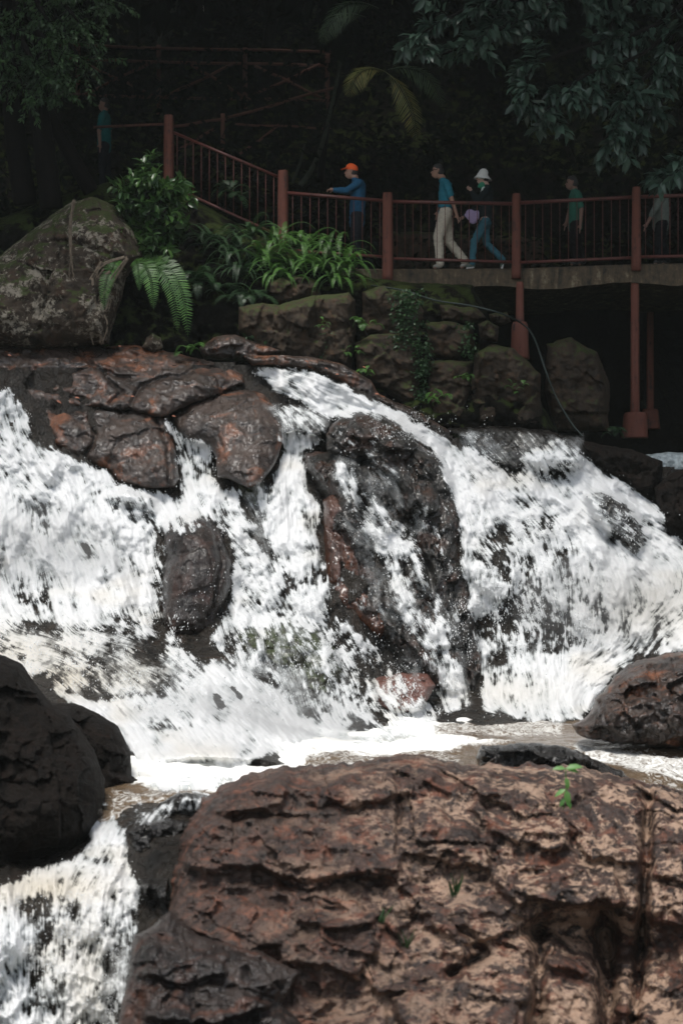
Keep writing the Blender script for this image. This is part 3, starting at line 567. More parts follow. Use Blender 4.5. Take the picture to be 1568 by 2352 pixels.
# spray droplets
cand = (D*(1-D)*4)*sstep(.03, .3, D)+.02
sprayw = np.where((D > .02) & (D < .85), cand, 0)
halo = blur((D > .8).astype(float), 7); sprayw = sprayw*.9+.35*np.where(D < .5, halo, 0)*(WY > 1180)+.5*np.where(D < .5, halo, 0)*(WY < 1250)*(WY > 920)
for (cx_, cy_, r1, r2, w_) in [(1290,1400,120,110,1.2),(620,1560,60,80,.8),(440,1400,60,80,.4),(930,1560,80,70,1.),(960,980,110,30,.8),(1060,1450,40,120,.5),(260,2200,60,160,.4)]:
    sprayw += w_*np.exp(-(((WX-cx_)/r1)**2+((WY-cy_)/r2)**2))
sprayw *= (WY < 1660) | (WY > 1960) & (WX < 330)
sprayw *= sstep(-.2, 1.6, nrm(pink)+.5*L2)+.08
pr = (sprayw/sprayw.sum()).ravel()
ND = 30000
ids = rs.choice(len(pr), ND, p=pr)
dx = WX.ravel()[ids]+rs.normal(0, 3, ND); dy = WY.ravel()[ids]+rs.normal(0, 3, ND); dY = Yw.ravel()[ids]-rs.random(ND)**2*.35-.01
ctr = at_np(dx, dy, dY); rad = (.0016+.0055*rs.random(ND)**3)*np.where(dy > 1900, .6, 1.0)
octv = np.array([(1,0,0),(-1,0,0),(0,1,0),(0,-1,0),(0,0,2.2),(0,0,-2.2)], float); octf = np.array([(0,2,4),(2,1,4),(1,3,4),(3,0,4),(2,0,5),(1,2,5),(3,1,5),(0,3,5)])
V = (ctr[:, None]+octv[None]*rad[:, None, None]).reshape(-1, 3); Fc = (octf[None]+6*np.arange(ND)[:, None, None]).reshape(-1, 3)
M['drop'] = simple_mat('spray drops', (.85, .87, .87), .3, .05)
sp = mesh_np('spray', V, Fc, M['drop']); tag(sp, 'droplets flung off the falls', kind='stuff')

# pool surface
pw = NT('silty pool water')
pf = pw.n('ShaderNodeAttribute'); pf.attribute_name = 'foam'
v = pw.coord((1, .5, 1)); pn = pw.noise(v, 14, 8, .7, 1.2)
ff = pw.ramp(pw.math('ADD', pf.outputs['Fac'], pw.math('MULTIPLY', pw.math('SUBTRACT', pn, .5), 1.6)), [(.28, (0, 0, 0)), (.74, (1, 1, 1))])
cc = pw.mix(ff, (.13, .09, .055), (.84, .84, .8)); pw.l(cc, pw.b.inputs['Base Color'])
rg = pw.ramp(ff, [(0, (.12,)*3), (1, (.6,)*3)]); pw.l(rg, pw.b.inputs['Roughness'])
pw.l(pw.bump(pw.noise(pw.coord((1, .6, 1)), 7, 6, .6, .6), .6, .06), pw.b.inputs['Normal']); M['pool'] = pw.m
px_ = np.arange(-330, 1900, 5.); pyy = np.arange(1560, 1915, 2.2)
PX, PY = np.meshgrid(px_, pyy)
PD = -POOL*F/(PY-CY)
foam = np.zeros(PX.shape)
for poly, v_ in [([(300,1560),(1400,1560),(1380,1640),(1310,1645),(1100,1650),(1010,1680),(1100,1700),(1180,1708),(1090,1716),(1000,1735),(900,1738),(860,1758),(700,1775),(600,1790),(500,1830),(300,1800)], 1.0), ([(1000,1660),(1300,1650),(1290,1690),(1000,1690)], .45),
                 ([(1300,1700),(1568,1735),(1700,1760),(1700,1800),(1500,1790),(1350,1745)], .58), ([(-330,1560),(330,1560),(330,1800),(-330,1800)], .8), ([(250,1810),(480,1810),(470,1870),(250,1870)], .38), ([(700,1730),(1060,1728),(1060,1760),(700,1760)], .35), ([(1300,1780),(1568,1790),(1568,1830),(1300,1830)], .3)]:
    t = sstep(-8, 10, sdf(poly, PX+12*fbm(PX/60, PY/14, 3.), PY+5*fbm(PX/60, PY/14, 5.))); foam = foam*(1-t)+v_*t
zz = .09*fbm(PX*PD/F*2.2, PD*3, 1.2, 5)*(.4+foam)
zz = zz-.00035*((PY-1836).clip(0, 200))**2*(PX < 520)*sstep(520, 470, PX)
foam = np.maximum(foam, sstep(1845, 1870, PY)*(PX < 400)*.9)
PV = at_np(PX, PY, PD); PV[..., 2] += zz
H2, W2 = PX.shape; idx = np.arange(H2*W2).reshape(H2, W2)
q = np.stack([idx[:-1, :-1], idx[1:, :-1], idx[1:, 1:], idx[:-1, 1:]], -1)[((PY < 1905) | (PX > 520))[:-1, :-1]]
po = mesh_np('water', PV.reshape(-1, 3), q, M['pool'], attrs={'foam': foam}); tag(po, 'silty brown pool with white foam at the foot of the falls', kind='structure')


# mist hanging in front of the hardest-hit water
mm = bpy.data.materials.new('fine spray mist'); mm.use_nodes = True; mt_ = mm.node_tree; mt_.nodes.remove(mt_.nodes['Principled BSDF'])
vs = mt_.nodes.new('ShaderNodeVolumePrincipled'); vs.inputs['Color'].default_value = (.96, .98, .98, 1); vs.inputs['Density'].default_value = .45; vs.inputs['Anisotropy'].default_value = .2
mt_.links.new(vs.outputs[0], mt_.nodes['Material Output'].inputs['Volume'])
for (cx_, cy_, Yc_, rx_, ry_, rz_) in [(1430,1400,22.9,1.5,.45,.85), (60,1290,22.6,1.5,.4,.9), (560,1660,19.3,1.5,.4,.45)]:
    c_ = at(cx_, cy_, Yc_); u_ = np.linspace(0, 2*math.pi, 33)[:-1]; w_ = np.linspace(.05, math.pi-.05, 17)
    U_, W2_ = np.meshgrid(u_, w_); V = np.stack([c_.x+rx_*np.sin(W2_)*np.cos(U_), c_.y+ry_*np.sin(W2_)*np.sin(U_), c_.z+rz_*np.cos(W2_)], -1)
    id_ = np.arange(V.shape[0]*32).reshape(-1, 32); q = np.stack([id_[:-1], id_[1:], np.roll(id_, -1, 1)[1:], np.roll(id_, -1, 1)[:-1]], -1).reshape(-1, 4)
    o = mesh_np('mist', V.reshape(-1, 3), [q, id_[:1], id_[-1:, ::-1]], mm); tag(o, 'fine spray mist over the white water', kind='stuff')

# ------------------------------------------------------------------ generic builders
def tube_np(paths, sides=6):
    """paths: list of (points (n,3), radii (n,))"""
    Vs, Fs, base = [], [], 0
    for pts, rad in paths:
        P = np.asarray(pts, float); n = len(P); r = np.broadcast_to(np.asarray(rad, float), (n,))
        T = np.gradient(P, axis=0); T /= np.linalg.norm(T, axis=1)[:, None]+1e-9
        ref = np.array([0, 0, 1.]) if abs(T[0][2]) < .9 else np.array([1., 0, 0])
        A = np.cross(T, ref); A /= np.linalg.norm(A, axis=1)[:, None]+1e-9; B = np.cross(T, A)
        an = np.arange(sides)/sides*2*math.pi
        V = P[:, None]+r[:, None, None]*(np.cos(an)[None, :, None]*A[:, None]+np.sin(an)[None, :, None]*B[:, None])
        V = np.concatenate([V.reshape(-1, 3), P[:1], P[-1:]])
        i = np.arange(n-1)[:, None]*sides; j = np.arange(sides)[None]; j2 = (j+1) % sides
        q = np.stack([i+j, i+j2, i+sides+j2, i+sides+j], -1).reshape(-1, 4)
        c0 = n*sides; jj = np.arange(sides); k2 = (jj+1) % sides
        capq = np.concatenate([np.stack([k2, jj, np.full(sides, c0)], -1), np.stack([jj+(n-1)*sides, k2+(n-1)*sides, np.full(sides, c0+1)], -1)])
        Vs.append(V); Fs.append((q+base, capq+base)); base += len(V)
    return np.concatenate(Vs), [np.concatenate([f[0] for f in Fs]), np.concatenate([f[1] for f in Fs])]
def tubes(name, paths, mat, parent=None, sides=6, smooth=True):
    V, Fq = tube_np(paths, sides); return mesh_np(name, V, Fq, mat, parent, smooth)
def spline(ctrl, n=12):
    P = [np.asarray(c, float) for c in ctrl]; P = [2*P[0]-P[1]]+P+[2*P[-1]-P[-2]]; out = []
    for i in range(1, len(P)-2):
        for t in np.arange(n)/n:
            out.append(.5*((2*P[i])+(-P[i-1]+P[i+1])*t+(2*P[i-1]-5*P[i]+4*P[i+1]-P[i+2])*t*t+(-P[i-1]+3*P[i]-3*P[i+1]+P[i+2])*t**3))
    out.append(P[-2]); return np.array(out)
# leaf templates, x = length 0..1, y = width, z = fold / curl
LEAF6 = (np.array([(0,0,0),(.3,.19,.05),(.3,0,-.02),(.3,-.19,.05),(.68,.17,-.02),(.68,0,-.09),(.68,-.17,-.02),(1,0,-.26)]),
         [np.array([(1,4,5,2),(2,5,6,3)]), np.array([(0,1,2),(0,2,3),(4,7,5),(5,7,6)])])
KITE = (np.array([(0,0,0),(.42,.24,.04),(1,0,-.12),(.42,-.24,.04)]), [np.array([(0,1,2,3)])])
BLADE = (np.array([(0,-.0,0),(.25,.07,.02),(.7,.055,-.03),(1,0,-.12),(.7,-.055,-.03),(.25,-.07,.02)]), [np.array([(0,1,4,5)]), np.array([(1,2,4),(2,3,4)])])
def put(tmpl, pos, dirs, size, wid=1.0, roll=None, rng=None, normal=None):
    """many copies of a leaf template; returns V, [F]"""
    T, Fs = tmpl; n = len(pos); pos = np.asarray(pos, float); d = np.asarray(dirs, float)
    d = d/(np.linalg.norm(d, axis=1)[:, None]+1e-9)
    up = np.tile(np.array([0, 0, 1.]), (n, 1)) if normal is None else np.asarray(normal, float)
    if rng is not None: up = up+rng.normal(0, .55, (n, 3))
    s = np.cross(up, d); s /= np.linalg.norm(s, axis=1)[:, None]+1e-9; u = np.cross(d, s)
    sz = np.broadcast_to(np.asarray(size, float), (n,))[:, None, None]
    w = np.broadcast_to(np.asarray(wid, float), (n,))[:, None, None]
    V = pos[:, None]+sz*(T[None, :, 0:1]*d[:, None]+w*T[None, :, 1:2]*s[:, None]+T[None, :, 2:3]*u[:, None])
    off = (np.arange(n)*len(T))[:, None, None]
    return V.reshape(-1, 3), [(f[None]+off).reshape(-1, f.shape[1]) for f in Fs]
def merge(parts):
    Vs, q, t, b = [], [], [], 0
    for V, Fs in parts:
        for f in Fs: (q if f.shape[1] == 4 else t).append(f+b)
        Vs.append(V); b += len(V)
    return np.concatenate(Vs), [np.concatenate(x) for x in (q, t) if x]

def leaf_mat(name, c1, c2, trans=.3, rough=.45, spec=.5):
    k = NT(name); v = k.coord()
    n = k.noise(v, 2.2, 3); n2 = k.n('ShaderNodeNewGeometry')
    cc = k.mix(n2.outputs['Random Per Island'], c1, c2)
    cc = k.mix(k.ramp(n, [(.35, (0, 0, 0)), (.7, (1, 1, 1))]), cc, tuple(x*.6 for x in c1))
    k.l(cc, k.b.inputs['Base Color']); k.b.inputs['Roughness'].default_value = rough; k.b.inputs['Specular IOR Level'].default_value = spec
    tr = k.n('ShaderNodeBsdfTranslucent'); k.l(cc, tr.inputs[0]); mx = k.n('ShaderNodeMixShader'); mx.inputs[0].default_value = trans
    k.l(k.b.outputs[0], mx.inputs[1]); k.l(tr.outputs[0], mx.inputs[2]); k.l(mx.outputs[0], k.out.inputs[0]); return k.m
M['leaf_broad'] = leaf_mat('broad bluish leaves', (.036, .07, .05), (.07, .125, .085), rough=.38)
M['leaf_small'] = leaf_mat('small tree leaves', (.035, .08, .03), (.07, .14, .045))
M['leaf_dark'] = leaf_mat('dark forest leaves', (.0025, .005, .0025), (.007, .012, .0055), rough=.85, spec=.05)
M['leaf_bush'] = leaf_mat('glossy bush leaves', (.035, .09, .025), (.10, .19, .05), rough=.3)
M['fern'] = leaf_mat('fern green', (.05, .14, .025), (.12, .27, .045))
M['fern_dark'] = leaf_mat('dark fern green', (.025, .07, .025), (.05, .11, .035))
M['palm'] = leaf_mat('palm leaflets', (.11, .13, .035), (.24, .19, .045))
M['palm_green'] = leaf_mat('green palm leaflets', (.035, .07, .03), (.06, .10, .035))
M['seedling'] = leaf_mat('seedling leaves', (.10, .26, .06), (.2, .40, .10))
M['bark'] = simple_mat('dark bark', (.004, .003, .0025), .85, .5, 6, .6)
M['bark_pale'] = simple_mat('grey green bark', (.035, .042, .03), .8, .4, 8, .5)
M['root'] = simple_mat('grey roots', (.12, .095, .07), .8, .4, 20, .4)
def paint(name, c1, c2, rough=.5):
    k = NT(name); v = k.coord(); n = k.noise(v, 5, 8, .7); st = k.noise(k.coord((14, 14, 1.2)), 1.5, 5, .6)
    cc = k.ramp(k.math('ADD', k.math('MULTIPLY', n, .5), k.math('MULTIPLY', st, .5)), [(.36, c2), (.47, c1), (.62, tuple(x*1.2 for x in c1))])
    k.l(cc, k.b.inputs['Base Color']); k.b.inputs['Roughness'].default_value = rough; k.l(k.bump(k.noise(v, 40, 6), .3, .01), k.b.inputs['Normal']); return k.m
M['post'] = paint('weathered red brown concrete', (.115, .034, .020), (.016, .011, .008), .8)
M['rail'] = paint('worn red painted pipe', (.10, .028, .021), (.018, .011, .008), .42)
M['logrust'] = paint('old brown log imitation', (.10, .038, .026), (.02, .012, .009), .85)
k = NT('mottled concrete slab'); v = k.coord((2.2, 1, .5)); n = k.noise(v, 3.2, 9, .7, .6); n2 = k.noise(k.coord(), 11, 8, .7)
cc = k.ramp(k.math('ADD', k.math('MULTIPLY', n, .6), k.math('MULTIPLY', n2, .4)), [(.40, (.02, .018, .012)), (.49, (.07, .05, .03)), (.56, (.10, .07, .04)), (.64, (.24, .20, .13))])
k.l(cc, k.b.inputs['Base Color']); k.b.inputs['Roughness'].default_value = .85; k.l(k.bump(n2, .7, .03), k.b.inputs['Normal']); M['slab'] = k.m

# ------------------------------------------------------------------ hillside, bank, ground
hx = np.arange(-3600, 5200, 40.); hy = np.arange(-2600, 1200, 40.)
HX, HY = np.meshgrid(hx, hy)
HD = np.interp(HY, [-2600, -600, 0, 240, 400, 560, 620, 1200], [52, 42, 37.5, 35, 33.5, 32.6, 32.2, 31.8])
HD = HD-.9*fbm(HX/420, HY/300, 1.1, 5)-.5*fbm(HX/90, HY/90, 2.1, 3)
HD -= 5*sstep(-300, -3600, HX)+5*sstep(1900, 5200, HX)
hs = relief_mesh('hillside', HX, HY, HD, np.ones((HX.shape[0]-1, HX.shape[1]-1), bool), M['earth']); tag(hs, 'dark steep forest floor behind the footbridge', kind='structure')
g = mesh_np('ground', [(-160,-60,-7),(160,-60,-7),(160,200,-7),(-160,200,-7)], np.array([(0,1,2,3)]), M['earth'], smooth=False); tag(g, 'dark gorge ground', kind='structure')
for sg, edge_px in ((1, 1845.), (-1, -285.)):          # gorge sides just beyond the frame
    yy = np.arange(6, 34, .22); dd = np.arange(0, 12, .22); DD, YY = np.meshgrid(dd, yy)
    XX = (edge_px-CX)/F*YY+sg*(DD-.35); nn = fbm(XX*.9, YY*.9, DD*.9, 5)
    lev = np.interp(YY, [6, 14, 16, 21.5, 23.5, 26, 34], [-4.2, -3.4, -2.9, -2.7, -.6, 1.2, 3.5])
    ZZ = lev-.5+.75*DD+.55*nn+.15*facets(XX*1.6, YY*1.6, 5, 1.5)[0]
    V = np.stack([XX, YY, ZZ], -1); id_ = np.arange(V.shape[0]*V.shape[1]).reshape(V.shape[:2])
    q = np.stack([id_[:-1, :-1], id_[:-1, 1:], id_[1:, 1:], id_[1:, :-1]], -1).reshape(-1, 4)
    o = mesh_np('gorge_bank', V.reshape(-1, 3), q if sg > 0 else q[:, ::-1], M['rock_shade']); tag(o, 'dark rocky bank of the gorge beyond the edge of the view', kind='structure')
bk = rock('earth_bank', None, [(-330,520),(0,500),(200,430),(330,400),(420,440),(560,520),(640,560),(760,600),(860,640),(960,650),(1085,655),(1120,720),(1130,850),(1230,900),(1290,1010),(900,1000),(560,860),(540,850),(-330,850)], 27.6, .9, 60, M['earth'], sy=.45, amp=.25, fac=.2, rgh=2.5, seed=50, fs=1.6, zb=False, step=2)
for kk in ('category',):
    if kk in bk: del bk[kk]
tag(bk, 'dark earth bank under ferns and stair', kind='structure')
# river behind on the right, seen through the gap under the bridge
q_ = rock('stream', None, [(1470,1045),(1530,1038),(1700,1040),(1700,1100),(1560,1090),(1530,1105),(1500,1080)], 26.2, .2, 20, simple_mat('shaded foam', (.3, .34, .34), .5, .5, 14, .4), seed=51, amp=.1, fac=.05, fs=3, zb=False)  # grey foam colour carries the shade on this white stream
if 'category' in q_: del q_['category']
tag(q_, 'shaded white stream coming down behind the right rock', kind='structure')

# ------------------------------------------------------------------ boulder and wall stones
def stone(label, poly, Y0, mat, seed, depth=.35, Rr=26, fs=1.6, **kw):
    return rock('wall_stone', label, poly, Y0, depth, Rr, mat, seed=seed, fs=fs, amp=.07, fac=.11, rgh=1.6, edge=5, zb=False, **kw)
rock('boulder', 'large grey lichen-spotted boulder with roots over it, at the left edge above the brown slab', [(-330,640),(-100,620),(0,590),(60,540),(120,490),(160,465),(210,450),(260,470),(300,520),(330,590),(290,640),(270,720),(250,790),(150,800),(0,800),(-330,800)], 26.0, .9, 110, M['rock_lichen'], sy=.3, amp=.12, fac=.14, seed=60, fs=1.0, zb=False,
     carve=[([(0,610),(80,560),(150,550),(280,590)],6,.1),([(150,480),(160,640)],5,.08)], bumps=[(60,640,60,50,.15),(230,540,50,50,.12)])
rock('rock', 'small pale pointed rock under the hanging fern fronds', [(325,800),(335,775),(350,762),(370,775),(375,800),(350,812)], 25.4, .15, 20, M['rock_lichen'], seed=61, fs=3, amp=.03, fac=.05, zb=False)
stone('wide squarish grey-brown block left in the stone wall, above the chute', [(548,705),(600,695),(640,700),(720,678),(800,672),(815,690),(818,760),(808,850),(700,842),(640,830),(590,822),(570,780),(548,760)], 26.1, M['rock_wall'], 62, depth=.5, fs=1.1, fstretch=(1.6, .8))
stone('pale squared stone on top of the wall under the fern clump', [(610,640),(700,632),(735,650),(740,685),(640,705),(610,680)], 26.6, M['rock_wall'], 63)
stone('tall narrow block below the left end of the footbridge', [(830,670),(880,655),(950,670),(975,720),(965,790),(905,800),(830,770)], 26.5, M['rock_wall'], 64)
stone('broad wall block beside the head of the chute, left of the ivy', [(812,790),(850,770),(930,765),(965,800),(965,930),(930,935),(860,890),(820,850)], 26.0, M['rock_wall'], 65, depth=.45, fs=1.2)
stone('dark mossy block right of the ivy, below the hose', [(975,740),(1030,735),(1085,750),(1090,800),(1040,830),(985,820)], 26.3, M['rock_wall'], 66)
stone('block with a pale lichen ring in the middle of the stone wall', [(985,830),(1040,825),(1085,830),(1085,900),(1075,985),(1000,985),(975,930)], 26.0, M['rock_wall'], 67)
stone('large tan block with white lichen dashes below the short red pier', [(1090,810),(1130,790),(1180,800),(1240,860),(1245,985),(1150,985),(1085,980),(1080,880)], 25.9, M['rock_wall'], 68, depth=.45, fs=1.2)
stone('small round stone upper left of the short red pier', [(1098,745),(1120,735),(1145,750),(1140,785),(1105,780)], 26.0, M['rock_wall'], 69, Rr=14, fs=3)
stone('small flat stone touching the short red pier', [(1120,720),(1165,715),(1175,740),(1150,748),(1125,738)], 26.2, M['rock_wall'], 70, Rr=12, fs=3)
stone('wedge-shaped reddish stone under the deck edge', [(1010,700),(1090,705),(1115,730),(1080,748),(1015,735)], 26.5, M['rock_wall'], 71, Rr=14, fs=3)
stone('smooth dim slab of rock under the footbridge, right of the hose', [(1255,790),(1310,775),(1370,810),(1400,880),(1395,990),(1270,990),(1250,900)], 26.6, M['rock_wall'], 72, depth=.4, fs=.9)
rock('rock', 'brown low rock with small plants between the fern and the wall blocks', [(460,800),(490,775),(540,770),(600,790),(660,805),(600,825),(520,830),(470,825)], 25.6, .25, 22, M['rock_brown'], seed=73, fs=2.4, amp=.05, fac=.08, zb=False)

# ------------------------------------------------------------------ footbridge and railings
def deck_y(x): return np.interp(x, [600, 845, 1190, 1460, 1568, 2100], [616, 617, 616, 606, 604, 600])
def deck_Y(x): return np.interp(x, [600, 1190, 1460, 2100], [28.2, 28.0, 27.5, 26.6])
bridge = empty('footbridge', at(1190, 640, 28)); tag(bridge, 'mottled concrete footbridge on red-brown columns crossing behind the falls', 'footbridge')
bx = np.arange(640, 2101, 12.)
ring = []
for x in bx:
    Yd = deck_Y(x); tz = (CY-deck_y(x))/F*Yd; bz = tz-.31-.035*math.sin(x*.021)-.03*vnoise(x/23., 3.3, 1.)
    X = (x-CX)/F*Yd; X2 = (x-CX)/F*Yd*1.02
    jit = .03*float(vnoise(x/15., 1.2, 5.))
    ring.append([(X, Yd-jit, tz-.03), (X, Yd+.03, tz), (X2, Yd+3.6, tz+.02), (X2, Yd+3.6, bz), (X, Yd+.5, bz-.02), (X, Yd+.02-jit, bz+.0)])
ring = np.array(ring); n, m = ring.shape[:2]; idx = np.arange(n*m).reshape(n, m)
q = np.stack([idx[:-1], np.roll(idx, -1, 1)[:-1], np.roll(idx, -1, 1)[1:], idx[1:]], -1).reshape(-1, 4)
mesh_np('deck', ring.reshape(-1, 3), [q, np.array([idx[0], idx[-1][::-1]])], M['slab'], bridge, smooth=False)
def post(px, y0, y1, Y, w, mat=M['post'], parent=None, name='post', taper=.9, seed=0, dome=True):
    """rounded square post from picture row y0 (top) to y1"""
    p0 = at(px, y1, Y); h = (y1-y0)/F*Y; w = w/F*Y/2
    zs = np.linspace(0, h, 14); sides = 16; an = np.arange(sides)/sides*2*math.pi
    sq = 1/np.maximum(np.abs(np.cos(an+.2)), np.abs(np.sin(an+.2)))**.55
    P = []
    for z in zs:
        r = w*(1-(1-taper)*z/h)*(1+.07*(float(vnoise(z*3, seed*3.1, 1.))-.5))
        if dome and z > h*.97: r *= .88
        rr = r*sq*(1+.05*(vnoise(np.cos(an)*2+seed, np.sin(an)*2, z*4)-.5))
        P.append(np.stack([p0.x+rr*np.cos(an), p0.y+rr*np.sin(an), np.full(sides, p0.z+z)], -1))
    P.append(np.tile(np.array([[p0.x, p0.y, p0.z+h+w*.12]]), (sides, 1)))
    P = np.array(P); n = len(P); idx = np.arange(n*sides).reshape(n, sides)
    q = np.stack([idx[:-1], np.roll(idx, -1, 1)[:-1], np.roll(idx, -1, 1)[1:], idx[1:]], -1).reshape(-1, 4)
    return mesh_np(name, P.reshape(-1, 3), [q, idx[:1, ::-1]], mat, parent)
for (x, y0, y1, w, Y, fy0, fy1, fw, nm) in [(1193,648,750,19,26.95,740,825,44,'c'), (1457,640,960,21,27.6,948,1006,62,'c'), (1492,640,960,17,31.0,940,985,46,'c')]:
    c_ = post(x, y0, y1, Y, w, parent=bridge, name='column', seed=x)
    ft = post(x, fy0, fy1, Y, fw, parent=c_, name='footing', taper=.8, seed=x+1)
rl = empty('bridge_railing', at(890, 620, 28)); tag(rl, 'red-brown railing with pipe rails and thin balusters along the footbridge', 'railing')
posts = [(650, 392, 560, 26, 28.1), (890, 443, 648, 25, 27.95), (1185, 445, 640, 22, 27.95), (1460, 430, 622, 22, 27.45), (1760, 420, 622, 22, 27.0)]
for i, (x, y0, y1, w, Y) in enumerate(posts): post(x, y0, y1, Y, w, parent=rl, seed=i+3)
spans = [((660,443),(880,461),(660,575),(880,590),28.05,27.97), ((900,463),(1176,468),(900,594),(1176,602),27.97,27.95), ((1194,466),(1450,453),(1194,603),(1450,592),27.9,27.5), ((1470,452),(1750,444),(1470,590),(1750,585),27.4,27.0)]
nb_total = 0
for (a0, a1, b0, b1, Ya, Yb) in spans:
    tubes('handrail', [([at(*a0, Ya), at(*a1, Yb)], 4.2/F*28)], M['rail'], rl, 8)
    tubes('lower_rail', [([at(*b0, Ya), at(*b1, Yb)], 3.6/F*28)], M['rail'], rl, 8)
    nbal = int((a1[0]-a0[0])/18.4)
    for i in range(nbal):
        t = (i+.6)/nbal; Y = Ya+(Yb-Ya)*t; x = a0[0]+(a1[0]-a0[0])*t
        tubes('baluster', [([at(x, a0[1]+(a1[1]-a0[1])*t, Y), at(x, b0[1]+(b1[1]-b0[1])*t, Y)], 0.85/F*28)], M['rail'], rl, 5)
sr = empty('stair_railing', at(388, 410, 28.3)); tag(sr, 'sloping red-brown railing of the stair going up behind the bush', 'railing')
post(388, 265, 430, 28.4, 24, parent=sr, seed=11)
tubes('handrail', [([at(398,304,28.4), at(638,406,28.15)], 3.6/F*28)], M['rail'], sr, 8)
tubes('lower_rail', [([at(398,430,28.4), at(638,540,28.15)], 3.4/F*28)], M['rail'], sr, 8)
for i in range(13):
    t = (i+.5)/13; x = 398+240*t
    tubes('baluster', [([at(x, 304+102*t, 28.4-.25*t), at(x, 430+110*t, 28.4-.25*t)], 1.1/F*28)], M['rail'], sr, 5)
tubes('side_rail', [([at(215,292,28.8), at(380,285,28.5)], 3.2/F*28)], M['logrust'], sr, 7)
st = empty('stair', at(500, 560, 29)); tag(st, 'dim concrete stair climbing left behind the sloping railing', 'stairs')
for i in range(9):
    x0 = 640-i*30; y = 600-i*17
    a_, b_ = at(x0, y, 28.5), at(x0-36, y+34, 28.5)
    V = [(X, Y, Z) for X in (b_.x, a_.x) for Y in (28.35, 30.2) for Z in (b_.z, a_.z)]
    mesh_np('step', V, np.array([(0,1,3,2),(4,6,7,5),(0,4,5,1),(2,3,7,6),(1,5,7,3),(0,2,6,4)]), M['slab'], st, smooth=False)
lw = rock('low_wall', 'low mottled retaining wall behind the walking people', [(880,530),(960,532),(1100,540),(1250,545),(1250,625),(880,625)], 31.2, .25, 14, M['rock_wall'], seed=77, amp=.05, fac=.06, fs=2, zb=False, cat='wall')
# rustic fences higher up the slope
def log(p, q, Y, w, parent, name='log'): 
    P = [at(p[0]+(q[0]-p[0])*t, p[1]+(q[1]-p[1])*t+1.5*math.sin(t*9+p[0]), Y) for t in np.linspace(0, 1, 6)]
    return tubes(name, [(P, w/F*Y/2)], M['logrust'], parent, 7)
f1 = empty('log_fence', at(365, 250, 34.5)); tag(f1, 'rustic log-style fence with crossed braces high on the dark slope', 'fence')
for x, y0, y1 in [(180,100,240),(365,104,262),(563,110,250),(752,118,250)]: log((x, y1), (x, y0), 34.6, 11, f1, 'post')
for p, q in [((60,102),(760,120)),((60,133),(760,152)),((60,216),(760,232))]: log(p, q, 34.5, 7, f1, 'rail')
for p, q in [((380,222),(540,145)),((440,148),(560,222)),((200,148),(350,218)),((195,216),(355,140)),((575,222),(735,148)),((585,150),(740,225))]: log(p, q, 34.4, 7, f1, 'brace')
f2 = empty('log_fence', at(512, 350, 33)); tag(f2, 'lower sloping rustic log fence behind the stair railing', 'fence')
log((512, 370), (512, 262), 33, 10, f2, 'post'); log((395,291),(520,272), 33, 7, f2, 'rail'); log((520,272),(770,200), 33, 7, f2, 'rail'); log((400,350),(500,292), 33, 7, f2, 'brace'); log((530,370),(640,288), 33, 6, f2, 'brace'); log((540,285),(760,295), 33, 5, f2, 'rail')
hose = tubes('water_hose', [(spline([at(846,655,27.3), at(880,660,26.4), at(930,668,25.9), at(1000,690,25.7), at(1080,702,25.6), at(1150,720,25.6), at(1200,745,26.5), at(1225,775,25.9), at(1250,845,25.4), at(1275,910,25.4), at(1310,970,25.3), at(1335,1000,25.2)], 8), .013)], simple_mat('green black hose', (.012, .022, .018), .7), None, 7)
tag(hose, 'thin dark green hose sagging across the stone wall', 'hose')

# ------------------------------------------------------------------ people
rp = random.Random(3)
def blobmesh(prims):
    Vs, qs, ts, b = [], [], [], 0
    for (p0, r0, p1, r1, sq) in prims:
        p0 = np.array(p0, float); p1 = np.array(p1, float); d = p1-p0; L = np.linalg.norm(d)+1e-6; T = d/L
        ref = np.array([0, 1., 0]) if abs(T[1]) < .9 else np.array([1., 0, 0])
        A = np.cross(T, ref); A /= np.linalg.norm(A); B = np.cross(T, A); S = 14; an = np.arange(S)/S*2*math.pi
        rings = []
        for a in np.linspace(-math.pi/2+.05, 0, 5): rings.append((p0+T*r0*math.sin(a), r0*math.cos(a)))
        for a in np.linspace(0, math.pi/2-.05, 5): rings.append((p1+T*r1*math.sin(a), r1*math.cos(a)))
        V = np.array([c+r*(np.cos(an)[:, None]*A+np.sin(an)[:, None]*B) for c, r in rings])
        ctr = np.array([c for c, r in rings])[:, None]
        V = ctr+(V-ctr)*np.array([sq[0], sq[1], 1.0 if len(sq) < 3 else sq[2]])
        n = len(rings); idx = np.arange(n*S).reshape(n, S)+b
        q = np.stack([idx[:-1], np.roll(idx, -1, 1)[:-1], np.roll(idx, -1, 1)[1:], idx[1:]], -1).reshape(-1, 4)
        V = V.reshape(-1, 3); c0 = V[:S].mean(0); c1 = V[-S:].mean(0)
        qs.append(q); j = np.arange(S); j2 = (j+1) % S
        ts.append(np.stack([idx[0][j2], idx[0][j], np.full(S, b+n*S)], -1)); ts.append(np.stack([idx[-1][j], idx[-1][j2], np.full(S, b+n*S+1)], -1))
        Vs.append(np.concatenate([V, [c0, c1]])); b += n*S+2
    return np.concatenate(Vs), [np.concatenate(qs), np.concatenate(ts)]
